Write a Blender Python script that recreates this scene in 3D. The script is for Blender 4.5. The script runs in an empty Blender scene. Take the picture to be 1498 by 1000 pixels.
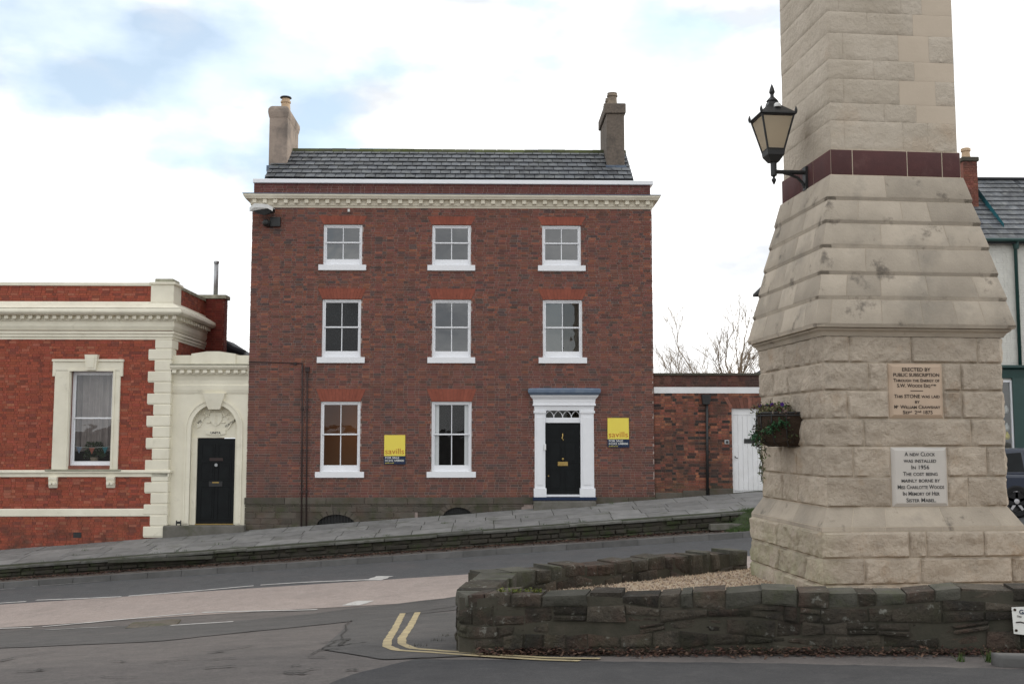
import bpy, bmesh, math, random
from mathutils import Vector, Quaternion, noise as mnoise
random.seed(7)
R = math.radians
scn = bpy.context.scene
C = scn.collection

# ------------------------------------------------------------------ camera
EYE = 4.0                                   # eye level; every height below is in metres
PITCH, YAW, FPX = math.atan(140/1540), math.atan(34/1540), 1540.0
cd = bpy.data.cameras.new('camera'); cam = bpy.data.objects.new('camera', cd); C.objects.link(cam)
cam.location = (0, 0, EYE); cam.rotation_euler = (math.pi/2 + PITCH, 0, -YAW)
cd.sensor_width = 36; cd.lens = 36*FPX/1498; cd.clip_start = .1; cd.clip_end = 2000
scn.camera = cam

# ------------------------------------------------------------------ sky and sun
SUN = Vector((.88, .40, .42)).normalized()
W = bpy.data.worlds.new('World'); scn.world = W; W.use_nodes = True
nt = W.node_tree; nt.nodes.clear()
def N(t, kind, **kw):
    n = t.nodes.new(kind)
    for k, v in kw.items(): setattr(n, k, v)
    return n
def sock(n, name, v): n.inputs[name].default_value = v
def math_node(t, op, a, b=None, clamp=False):
    n = N(t, 'ShaderNodeMath', operation=op); n.use_clamp = clamp
    for i, x in enumerate((a, b)):
        if x is None: continue
        if isinstance(x, (int, float)): n.inputs[i].default_value = x
        else: t.links.new(x, n.inputs[i])
    return n.outputs[0]
out = N(nt, 'ShaderNodeOutputWorld'); bg = N(nt, 'ShaderNodeBackground')
sky = N(nt, 'ShaderNodeTexSky', sky_type='NISHITA'); sky.sun_disc = False
sky.sun_elevation = math.asin(SUN.z); sky.sun_rotation = math.atan2(SUN.x, SUN.y)
sky.air_density = 1.0; sky.dust_density = 1.5; sky.ozone_density = 1.0
tc = N(nt, 'ShaderNodeTexCoord'); mp = N(nt, 'ShaderNodeMapping')
mp.inputs['Scale'].default_value = (1.0, 1.0, 2.0); mp.inputs['Location'].default_value = (.37, .2, 1.3)
nt.links.new(tc.outputs['Generated'], mp.inputs['Vector'])
nz = N(nt, 'ShaderNodeTexNoise'); sock(nz, 'Scale', 5.0); sock(nz, 'Detail', 7.0); sock(nz, 'Roughness', .5)
nt.links.new(mp.outputs[0], nz.inputs['Vector'])
dens = nz.outputs['Fac']
def blob(v, amt, deg):                       # gaps of blue between the cloud banks
    global dens
    dp = N(nt, 'ShaderNodeVectorMath', operation='DOT_PRODUCT'); dp.inputs[1].default_value = Vector(v).normalized()
    nt.links.new(tc.outputs['Generated'], dp.inputs[0])
    mr = N(nt, 'ShaderNodeMapRange'); mr.interpolation_type = 'SMOOTHSTEP'
    sock(mr, 'From Min', math.cos(R(deg))); sock(mr, 'From Max', 1.0); sock(mr, 'To Min', 0.0); sock(mr, 'To Max', amt)
    nt.links.new(dp.outputs['Value'], mr.inputs['Value'])
    dens = math_node(nt, 'SUBTRACT', dens, mr.outputs[0])
BLOBS = [((-.36, 1, .345), .16, 9), ((-.23, 1, .30), .13, 7), ((-.47, 1, .40), .12, 8), ((.02, 1, .42), .10, 5), ((-.16, 1, .26), .09, 5), ((.17, 1, .38), .08, 4), ((.28, 1, .02), -.1, 14), ((.2, 1, .25), -.1, 12), ((-.3, 1, .17), -.09, 9)]
for b in BLOBS: blob(*b)
ramp = N(nt, 'ShaderNodeValToRGB'); ramp.color_ramp.interpolation = 'EASE'
ramp.color_ramp.elements[0].position = .31; ramp.color_ramp.elements[1].position = .50
ramp.color_ramp.elements[0].color = (.42, .42, .42, 1)
nt.links.new(dens, ramp.inputs[0])
skys = N(nt, 'ShaderNodeMix', data_type='RGBA', blend_type='MULTIPLY'); skys.inputs[0].default_value = 1
nt.links.new(sky.outputs[0], skys.inputs[6]); skys.inputs[7].default_value = (2.1, 2.3, 2.25, 1)
nz2 = N(nt, 'ShaderNodeTexNoise'); sock(nz2, 'Scale', 7.0); sock(nz2, 'Detail', 5.0)
nt.links.new(mp.outputs[0], nz2.inputs['Vector'])
cl = N(nt, 'ShaderNodeMix', data_type='RGBA')
cl.inputs[6].default_value = (7.5, 7.75, 8.1, 1); cl.inputs[7].default_value = (14.2, 14.1, 13.8, 1)
rr = N(nt, 'ShaderNodeValToRGB'); rr.color_ramp.elements[0].position = .35; rr.color_ramp.elements[1].position = .6
nt.links.new(nz2.outputs['Fac'], rr.inputs[0]); nt.links.new(rr.outputs[0], cl.inputs[0])
mx = N(nt, 'ShaderNodeMix', data_type='RGBA')
nt.links.new(ramp.outputs[0], mx.inputs[0]); nt.links.new(skys.outputs[2], mx.inputs[6]); nt.links.new(cl.outputs[2], mx.inputs[7])
nt.links.new(mx.outputs[2], bg.inputs[0]); sock(bg, 'Strength', .12); nt.links.new(bg.outputs[0], out.inputs[0])

sl = bpy.data.lights.new('sun', 'SUN'); so = bpy.data.objects.new('sun', sl); C.objects.link(so)
sl.energy = 1.5; sl.angle = R(11); sl.color = (1, .93, .82)
so.rotation_euler = SUN.to_track_quat('Z', 'Y').to_euler(); so.location = (40, 30, 40)

scn.view_settings.view_transform = 'Standard'; scn.view_settings.look = 'None'
scn.view_settings.exposure = 0.0; scn.view_settings.gamma = 1
scn.render.resolution_x, scn.render.resolution_y = 1024, 683

# ------------------------------------------------------------------ survey helpers: a point on a known upright plane
cF = Vector((math.sin(YAW)*math.cos(PITCH), math.cos(YAW)*math.cos(PITCH), math.sin(PITCH)))
cR = Vector((math.cos(YAW), -math.sin(YAW), 0)); cU = cR.cross(cF)
def ray(u, v): return cF*FPX + cR*(u-749) + cU*(500-v)
def at(u, v, D):
    d = ray(u, v)*(1/ray(u, v).y)*D
    return Vector((d.x, D, EYE+d.z))
H = 31.75                                    # house front
def hx(u, v=550): return at(u, v, H).x
def hz(v, u=661): return at(u, v, H).z

# ------------------------------------------------------------------ materials
def mk(name, c1, c2=None, scale=6, detail=6, rough=.85, bump=0, bscale=30, bdist=.02, tint=False, objrand=0,
       stains=(), metal=0, spec=.3, wave=None):
    m = bpy.data.materials.new(name); m.use_nodes = True; t = m.node_tree; L = t.links.new
    p = t.nodes['Principled BSDF']; sock(p, 'Roughness', rough); sock(p, 'Metallic', metal); sock(p, 'Specular IOR Level', spec)
    geo = N(t, 'ShaderNodeNewGeometry'); pos = geo.outputs['Position']
    def noise(s, d=6, r=.6, off=0):
        n = N(t, 'ShaderNodeTexNoise'); sock(n, 'Scale', s); sock(n, 'Detail', d); sock(n, 'Roughness', r)
        if off:
            a = N(t, 'ShaderNodeVectorMath', operation='ADD'); a.inputs[1].default_value = (off, off*.7, off*1.3); L(pos, a.inputs[0]); L(a.outputs[0], n.inputs['Vector'])
        else: L(pos, n.inputs['Vector'])
        return n.outputs['Fac']
    def mixc(f, a, b, bt='MIX'):
        n = N(t, 'ShaderNodeMix', data_type='RGBA', blend_type=bt)
        for s, v in ((0, f), (6, a), (7, b)):
            if isinstance(v, (int, float)): n.inputs[s].default_value = v
            elif isinstance(v, tuple): n.inputs[s].default_value = (*v[:3], 1)
            else: L(v, n.inputs[s])
        return n.outputs[2]
    def rampf(f, lo, hi):
        n = N(t, 'ShaderNodeMapRange'); sock(n, 'From Min', lo); sock(n, 'From Max', hi); L(f, n.inputs['Value']); return n.outputs[0]
    if tint:
        at_ = N(t, 'ShaderNodeAttribute', attribute_name='tint'); col = at_.outputs['Color']
        if c1: col = mixc(rampf(noise(scale, detail), .3, .7), col, mixc(1.0, col, c1, 'MULTIPLY'))
    else:
        col = mixc(rampf(noise(scale, detail), .32, .68), c1, c2 or tuple(x*.75 for x in c1))
    if objrand:
        oi = N(t, 'ShaderNodeObjectInfo'); v = math_node(t, 'MULTIPLY_ADD', oi.outputs['Random'], objrand*2); t.nodes[-1].inputs[2].default_value = 1-objrand
        cc = N(t, 'ShaderNodeCombineColor')
        for i in range(3): L(v, cc.inputs[i])
        col = mixc(1.0, col, cc.outputs[0], 'MULTIPLY')
    for i, s in enumerate(stains):            # (colour, noise scale, lo, hi, strength[, zlo, zhi])
        f = rampf(noise(s[1], 5, .65, 13.1*(i+1)), s[2], s[3])
        f = math_node(t, 'MULTIPLY', f, s[4])
        if len(s) > 5:
            sx = N(t, 'ShaderNodeSeparateXYZ'); L(pos, sx.inputs[0]); f = math_node(t, 'MULTIPLY', f, rampf(sx.outputs[2], s[6], s[5]))
        if len(s) > 7:
            f = math_node(t, 'MULTIPLY', f, rampf(sx.outputs[0], s[8], s[7]))
        col = mixc(f, col, s[0])
    L(col, p.inputs['Base Color'])
    if bump:
        b = N(t, 'ShaderNodeBump'); sock(b, 'Strength', bump); sock(b, 'Distance', bdist)
        L(noise(bscale, 8, .65, 3.3), b.inputs['Height']); L(b.outputs[0], p.inputs['Normal'])
    return m
M = {}
M['brick'] = mk('house_brick', (.72, .66, .62), scale=26, rough=.9, bump=.5, bscale=90, bdist=.006, tint=True,
                stains=[((.055, .035, .03), 1.1, .56, .75, .45), ((.20, .075, .05), .7, .52, .7, .35), ((.30, .24, .21), 9, .68, .78, .35), ((.045, .045, .032), 1.6, .45, .7, .6, 2.2, 3.6), ((.075, .05, .045), .8, .35, .7, .5, 3, 8.5)])
M['mortar'] = mk('lime_mortar', (.43, .345, .31), (.32, .255, .23), scale=5, rough=.95, bump=.3, bscale=60, stains=[((.36, .32, .29), 1.6, .55, .75, .5), ((.06, .045, .04), 1.0, .55, .75, .5)])
M['red_brick'] = mk('red_brick', (.72, .60, .55), scale=22, rough=.9, bump=.4, bscale=90, bdist=.006, tint=True,
                    stains=[((.055, .025, .022), 1.3, .55, .78, .5), ((.07, .045, .035), 2.5, .4, .65, .8, .9, 2.1)])
M['red_mortar'] = mk('red_mortar', (.27, .11, .08), (.17, .075, .058), scale=5, rough=.95)
M['garden_brick'] = mk('garden_brick', (.6, .55, .52), scale=20, rough=.92, bump=.5, bscale=80, bdist=.008, tint=True,
                    stains=[((.045, .036, .032), 1.4, .46, .62, .7), ((.05, .055, .032), 2, .4, .6, .8, 2.3, 2.9)])
M['garden_mortar'] = mk('garden_mortar', (.24, .165, .135), (.12, .09, .075), scale=4, rough=.95)
M['arch'] = mk('rubbed_brick', (.28, .085, .055), (.22, .068, .046), scale=9, rough=.85, bump=.2, objrand=.10)
M['arch_garden'] = mk('garden_arch_brick', (.25, .10, .07), (.14, .07, .055), scale=9, rough=.9, bump=.3, objrand=.35)
M['cream'] = mk('cream_paint', (.80, .76, .63), (.70, .66, .54), scale=1.7, rough=.6, bump=.12, bscale=25, stains=[((.40, .37, .28), 3.1, .6, .8, .45), ((.30, .27, .2), 7, .66, .8, .35)])
M['cream_cap'] = mk('weathered_cream_capping', (.42, .41, .32), (.24, .23, .17), scale=4, rough=.9, bump=.4)
M['stonecream'] = mk('cornice_paint', (.74, .69, .57), (.63, .58, .47), scale=3, rough=.65, stains=[((.33, .3, .24), 5, .62, .8, .5)])
M['white'] = mk('white_gloss_paint', (.80, .81, .84), (.76, .77, .80), scale=3, rough=.35, spec=.5)
M['whiteworn'] = mk('worn_white_paint', (.74, .74, .75), (.66, .66, .66), scale=3, rough=.55, stains=[((.38, .36, .32), 4, .6, .8, .4, 2.4, 3.3)])
M['black'] = mk('black_gloss_paint', (.009, .011, .012), (.006, .007, .008), scale=4, rough=.45, spec=.16)
M['iron'] = mk('black_iron', (.012, .013, .014), (.02, .02, .02), scale=9, rough=.5, spec=.5, bump=.2)
M['pipe'] = mk('dark_drain_pipe', (.035, .025, .025), (.055, .035, .032), scale=5, rough=.7)
M['lead'] = mk('blue_grey_lead', (.10, .14, .21), (.16, .2, .26), scale=6, rough=.6)
M['brass'] = mk('brass', (.45, .32, .12), (.38, .26, .09), rough=.35, metal=1)
M['slate'] = mk('roof_slate', (.050, .056, .068), (.085, .092, .10), scale=3.5, rough=.55, spec=.5, bump=.35, bscale=35, objrand=.45, stains=[((.24, .245, .235), 5, .50, .70, .6), ((.05, .055, .025), 3, .6, .75, .6)])
M['slatebase'] = mk('slate_underlay', (.025, .027, .032), rough=.8)
M['ridge'] = mk('mossy_ridge_tile', (.055, .055, .04), (.085, .10, .03), scale=3, rough=.95, bump=.6, objrand=.3)
M['render_l'] = mk('chimney_render_warm', (.37, .30, .25), (.27, .22, .185), scale=1.8, rough=.95, bump=.5, bscale=40, stains=[((.10, .09, .085), 1.6, .48, .68, .6), ((.12, .11, .1), 2.2, .4, .6, .7, 20, 14.6)])
M['render_r'] = mk('chimney_pebbledash', (.19, .155, .125), (.12, .1, .085), scale=14, rough=.95, bump=.8, bscale=70, stains=[((.06, .055, .05), 2, .5, .7, .6)])
M['pot'] = mk('cream_clay_pot', (.55, .40, .27), (.45, .32, .2), scale=5, rough=.8)
M['potd'] = mk('weathered_clay_pot', (.27, .215, .16), (.17, .14, .11), scale=9, rough=.9)
M['plinth'] = mk('plinth_stone', (.105, .09, .075), (.075, .068, .056), scale=3, rough=.95, bump=.5, bscale=25, objrand=.25, stains=[((.055, .06, .03), 2.4, .46, .66, .7), ((.11, .065, .05), 1.5, .5, .7, .45)])
M['stepstone'] = mk('step_stone', (.17, .16, .145), (.11, .105, .09), scale=3, rough=.9, bump=.4, stains=[((.07, .075, .04), 2.4, .5, .7, .6)])
M['slab'] = mk('paving_slab', (.235, .232, .227), (.165, .163, .16), scale=2.6, rough=.85, bump=.3, bscale=45, objrand=.16, stains=[((.06, .07, .035), 1.7, .56, .72, .6), ((.27, .27, .26), 1.9, .62, .78, .4)])
M['paving'] = mk('paving_bed', (.05, .048, .04), (.035, .045, .02), scale=3, rough=.95)
M['kerbst'] = mk('old_kerb_stone', (.075, .072, .06), (.05, .055, .038), scale=4, rough=.95, bump=.6, objrand=.3, stains=[((.2, .195, .18), 6, .6, .75, .5)])
M['edge'] = mk('pavement_edge_stone', (.15, .147, .138), (.085, .086, .072), scale=4, rough=.95, bump=.6, objrand=.25, stains=[((.05, .058, .03), 2.2, .5, .68, .7)])
M['kerb'] = mk('grey_kerb', (.135, .132, .13), (.10, .098, .095), scale=3, rough=.9, bump=.3, objrand=.12)
M['rubble'] = mk('retaining_rubble', (.060, .052, .042), (.036, .034, .028), scale=5, rough=.95, bump=.7, tint=False, stains=[((.035, .05, .016), 2.2, .48, .65, .8), ((.17, .16, .145), 11, .68, .76, .6)])
M['dark'] = mk('dark_mortar', (.068, .060, .046), (.042, .041, .030), scale=5, rough=.95, bump=.5)
M['wallstone'] = mk('dark_wall_stone', (.072, .060, .046), (.044, .038, .030), scale=5, rough=.95, bump=1.0, bscale=22, bdist=.05, objrand=.55,
                    stains=[((.040, .043, .024), 2.0, .50, .68, .6), ((.10, .060, .046), 1.4, .5, .64, .6), ((.26, .26, .23), 13, .60, .68, .6), ((.022, .02, .017), 7, .52, .66, .5), ((.018, .019, .019), 2.9, .52, .7, .6), ((.05, .058, .026), 3.3, .45, .62, .55, 1.9, 2.2)])
M['capstone'] = mk('mossy_cap_stone', (.085, .08, .067), (.048, .048, .037), scale=5, rough=.95, bump=.8, bscale=28, bdist=.03, objrand=.28, stains=[((.055, .062, .028), 3, .52, .68, .6), ((.33, .32, .29), 13, .67, .75, .7)])
M['tower'] = mk('tower_sandstone', (.48, .408, .33), (.385, .327, .263), scale=2.6, rough=.92, bump=.9, bscale=17, bdist=.05, objrand=.12,
                stains=[((.36, .225, .12), 2.3, .58, .74, .42), ((.30, .245, .185), 9, .52, .68, .45), ((.22, .20, .17), 3.4, .58, .74, .45), ((.20, .25, .09), 2.6, .36, .6, .95, 2.2, 3.5, 3.0, 4.1)])
M['batter'] = mk('tower_weathered_stone', (.44, .38, .308), (.34, .294, .238), scale=2.2, rough=.92, bump=.35, bscale=34, bdist=.02, objrand=.15,
                stains=[((.075, .065, .055), 3.2, .60, .70, .7), ((.22, .20, .17), 1.9, .5, .68, .5)])
M['shaft'] = mk('tower_pale_stone', (.53, .465, .385), (.44, .38, .305), scale=1.9, rough=.92, bump=.55, bscale=14, bdist=.05, objrand=.035,
                stains=[((.43, .31, .21), 1.2, .54, .72, .4), ((.33, .29, .235), 4, .6, .75, .4)])
M['newstone'] = mk('tower_repair_stone', (.55, .465, .37), (.51, .43, .34), scale=2, rough=.9, bump=.12)
M['redstone'] = mk('dark_red_stone', (.092, .036, .035), (.068, .030, .030), scale=3, rough=.75, bump=.25, objrand=.15, stains=[((.16, .09, .08), 3, .58, .75, .4)])
M['tmortar'] = mk('tower_mortar', (.58, .49, .385), (.46, .39, .30), scale=4, rough=.95)
M['plaque_pink'] = mk('pink_inscription_stone', (.50, .385, .29), (.45, .345, .26), scale=3, rough=.85, bump=.1)
M['plaque_grey'] = mk('grey_inscription_stone', (.52, .49, .455), (.47, .445, .41), scale=3, rough=.85, bump=.1)
M['letter'] = mk('painted_letter', (.045, .035, .03), rough=.8)
M['letter2'] = mk('lead_letter', (.06, .06, .06), rough=.8)
M['gravel'] = mk('gravel', (.40, .31, .23), (.28, .22, .165), scale=30, rough=.9, tint=False)
M['gravelst'] = mk('gravel_stones', (.8, .78, .75), scale=30, rough=.9, tint=True)
M['leaf'] = mk('fallen_leaf', (.75, .7, .7), scale=20, rough=.9, tint=True)
M['green'] = mk('leafy_green', (.7, .75, .6), scale=20, rough=.75, tint=True)
M['bark'] = mk('pale_bark', (.36, .28, .20), (.26, .20, .14), scale=6, rough=.9)
M['yellowline'] = mk('yellow_road_paint', (.42, .345, .20), (.27, .225, .14), scale=5, rough=.85, stains=[((.09, .085, .08), 9, .58, .72, .7)])
M['whiteline'] = mk('white_road_paint', (.52, .51, .49), (.36, .35, .34), scale=6, rough=.8, stains=[((.14, .135, .13), 8, .60, .72, .7)])
M['faintline'] = mk('worn_road_paint', (.27, .265, .255), (.14, .14, .137), scale=7, rough=.8)
M['road'] = mk('grey_asphalt', (.118, .104, .098), (.094, .085, .081), scale=1.3, rough=.9, bump=.5, bscale=160, bdist=.006,
               stains=[((0.055, 0.05, 0.048), 22, .50, .66, .55), ((0.17, 0.15, 0.14), 34, .54, .68, .5), ((0.17, 0.15, 0.14), 5.5, .50, .70, .40), ((0.055, 0.05, 0.048), 2.3, .50, .70, .35), ((.02, .02, .02), 70, .52, .66, .45), ((.30, .28, .26), 95, .58, .70, .35), ((.062, .058, .057), .5, .54, .68, .55), ((.155, .134, .124), .35, .52, .7, .5), ((.04, .038, .036), 2.7, .66, .75, .5)])
M['lane'] = mk('dark_asphalt', (.088, .090, .094), (.074, .076, .08), scale=1.6, rough=.88, bump=.45, bscale=160, bdist=.006, stains=[((0.05, 0.05, 0.053), 22, .50, .66, .55), ((0.13, 0.125, 0.125), 34, .54, .68, .5), ((0.13, 0.125, 0.125), 5.5, .50, .70, .40), ((0.05, 0.05, 0.053), 2.3, .50, .70, .35), ((.02, .02, .02), 70, .52, .66, .45), ((.30, .28, .26), 95, .58, .70, .35), ((.105, .095, .095), .6, .5, .7, .5)])
M['pink'] = mk('pink_asphalt', (.33, .275, .248), (.285, .24, .218), scale=1.4, rough=.9, bump=.45, bscale=160, bdist=.006, stains=[((0.19, 0.16, 0.147), 22, .50, .66, .55), ((0.4, 0.345, 0.32), 34, .54, .68, .5), ((0.4, 0.345, 0.32), 5.5, .50, .70, .40), ((0.19, 0.16, 0.147), 2.3, .50, .70, .35), ((.02, .02, .02), 70, .52, .66, .45), ((.30, .28, .26), 95, .58, .70, .35), ((.19, .165, .152), .8, .54, .72, .5)])
M['strip'] = mk('patched_asphalt', (.085, .081, .079), (.066, .064, .063), scale=1.8, rough=.9, bump=.6, bscale=130, bdist=.008, stains=[((0.04, 0.039, 0.038), 22, .50, .66, .55), ((0.12, 0.11, 0.105), 34, .54, .68, .5), ((0.12, 0.11, 0.105), 5.5, .50, .70, .40), ((0.04, 0.039, 0.038), 2.3, .50, .70, .35), ((.02, .02, .02), 70, .52, .66, .45), ((.30, .28, .26), 95, .58, .70, .35), ((.12, .105, .1), 1.1, .54, .7, .5)])
M['newtar'] = mk('new_asphalt', (.043, .043, .046), (.033, .033, .036), scale=2.5, rough=.85, bump=.7, bscale=150, bdist=.008, stains=[((0.02, 0.02, 0.022), 22, .50, .66, .55), ((0.075, 0.073, 0.073), 34, .54, .68, .5), ((0.075, 0.073, 0.073), 5.5, .50, .70, .40), ((0.02, 0.02, 0.022), 2.3, .50, .70, .35), ((.02, .02, .02), 70, .52, .66, .45), ((.30, .28, .26), 95, .58, .70, .10), ((.062, .061, .061), .9, .5, .72, .5)])
M['crack'] = mk('tar_seam', (.022, .021, .02), (.035, .033, .03), scale=4, rough=.8)
M['earth'] = mk('leafy_earth', (.055, .040, .032), (.038, .03, .024), scale=9, rough=.95, bump=.6, stains=[((.12, .105, .095), 2.1, .52, .7, .6)])
M['verge'] = mk('grey_verge', (.12, .11, .10), (.07, .058, .048), scale=3, rough=.95, bump=.5, stains=[((.06, .038, .032), 1.6, .46, .62, .7)])
M['grass'] = mk('grass_green', (.7, .7, .6), scale=9, rough=.8, tint=True)
M['yellow'] = mk('sign_yellow', (.80, .66, .10), (.78, .64, .10), rough=.5)
M['navy'] = mk('sign_navy', (.012, .025, .065), (.012, .024, .06), rough=.5)
M['orange'] = mk('sign_orange_letter', (.58, .20, .04), rough=.6)
M['signwhite'] = mk('sign_white', (.75, .75, .72), (.70, .70, .66), rough=.6)
M['interior'] = mk('plaster_interior', (.42, .40, .37), (.39, .37, .34), rough=.9)
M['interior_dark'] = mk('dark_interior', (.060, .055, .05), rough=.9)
M['interior_warm'] = mk('lamp_tinted_interior', (.36, .23, .13), (.32, .2, .11), scale=.8, rough=.9)  # orange lamp light tinted into the wall colour, besides the point lamp
M['curtain'] = mk('pale_curtain', (.34, .29, .28), (.28, .235, .225), scale=4, rough=.9)
M['lampwhite'] = mk('lamp_white', (.72, .72, .70), (.6, .6, .58), rough=.5)
M['green_paint'] = mk('dark_green_paint', (.012, .05, .045), (.01, .042, .038), rough=.4, spec=.5)
M['teal_paint'] = mk('teal_paint', (.02, .13, .16), (.02, .115, .14), rough=.5)
M['shopwhite'] = mk('painted_white_brick', (.66, .65, .60), (.58, .57, .53), scale=4, rough=.8, bump=.4, bscale=20)
M['carblue'] = mk('dark_blue_car_paint', (.012, .02, .04), (.011, .018, .036), rough=.2, spec=.6)
M['tyre'] = mk('tyre_rubber', (.016, .016, .017), rough=.85)
M['alloy'] = mk('alloy', (.5, .5, .52), rough=.35, metal=.9)
M['redlight'] = mk('red_lens', (.35, .02, .015), rough=.2)
M['steel'] = mk('galvanised_steel', (.42, .43, .44), (.35, .36, .37), rough=.45, metal=.6)
M['roofdark'] = mk('far_dark_roof', (.03, .027, .026), (.02, .02, .02), rough=.9)
M['coir'] = mk('coir_liner', (.032, .020, .014), (.05, .032, .02), scale=25, rough=.95, bump=1, bscale=60)
def glass(name, refl, tint, bumpy=.03):
    m = bpy.data.materials.new(name); m.use_nodes = True; t = m.node_tree; t.nodes.clear()
    o = N(t, 'ShaderNodeOutputMaterial'); a = N(t, 'ShaderNodeBsdfTransparent'); a.inputs[0].default_value = (*tint, 1)
    g = N(t, 'ShaderNodeBsdfGlossy'); g.inputs['Roughness'].default_value = .01; g.inputs[0].default_value = (.95, .97, 1, 1)
    nz = N(t, 'ShaderNodeTexNoise'); sock(nz, 'Scale', 1.7); ge = N(t, 'ShaderNodeNewGeometry'); t.links.new(ge.outputs['Position'], nz.inputs['Vector'])
    b = N(t, 'ShaderNodeBump'); sock(b, 'Strength', bumpy*.35); sock(b, 'Distance', .3); t.links.new(nz.outputs['Fac'], b.inputs['Height']); t.links.new(b.outputs[0], g.inputs['Normal'])
    mx = N(t, 'ShaderNodeMixShader'); mx.inputs[0].default_value = refl
    t.links.new(a.outputs[0], mx.inputs[1]); t.links.new(g.outputs[0], mx.inputs[2]); t.links.new(mx.outputs[0], o.inputs[0])
    return m
M['glass'] = glass('window_glass', .075, (.85, .87, .86))
M['glass_b'] = glass('window_glass_bright', .12, (.7, .72, .72))
M['glass_d'] = glass('window_glass_dark', .03, (.85, .86, .85))
def frosted():
    m = bpy.data.materials.new('frosted_lamp_glass'); m.use_nodes = True; t = m.node_tree; p = t.nodes['Principled BSDF']
    sock(p, 'Base Color', (.62, .52, .38, 1)); sock(p, 'Roughness', .5)
    tr = N(t, 'ShaderNodeBsdfTranslucent'); tr.inputs[0].default_value = (.75, .66, .52, 1)
    mx = N(t, 'ShaderNodeMixShader'); mx.inputs[0].default_value = .5; o = t.nodes['Material Output']
    t.links.new(p.outputs[0], mx.inputs[1]); t.links.new(tr.outputs[0], mx.inputs[2]); t.links.new(mx.outputs[0], o.inputs[0])
    return m
M['frosted'] = frosted()

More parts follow.
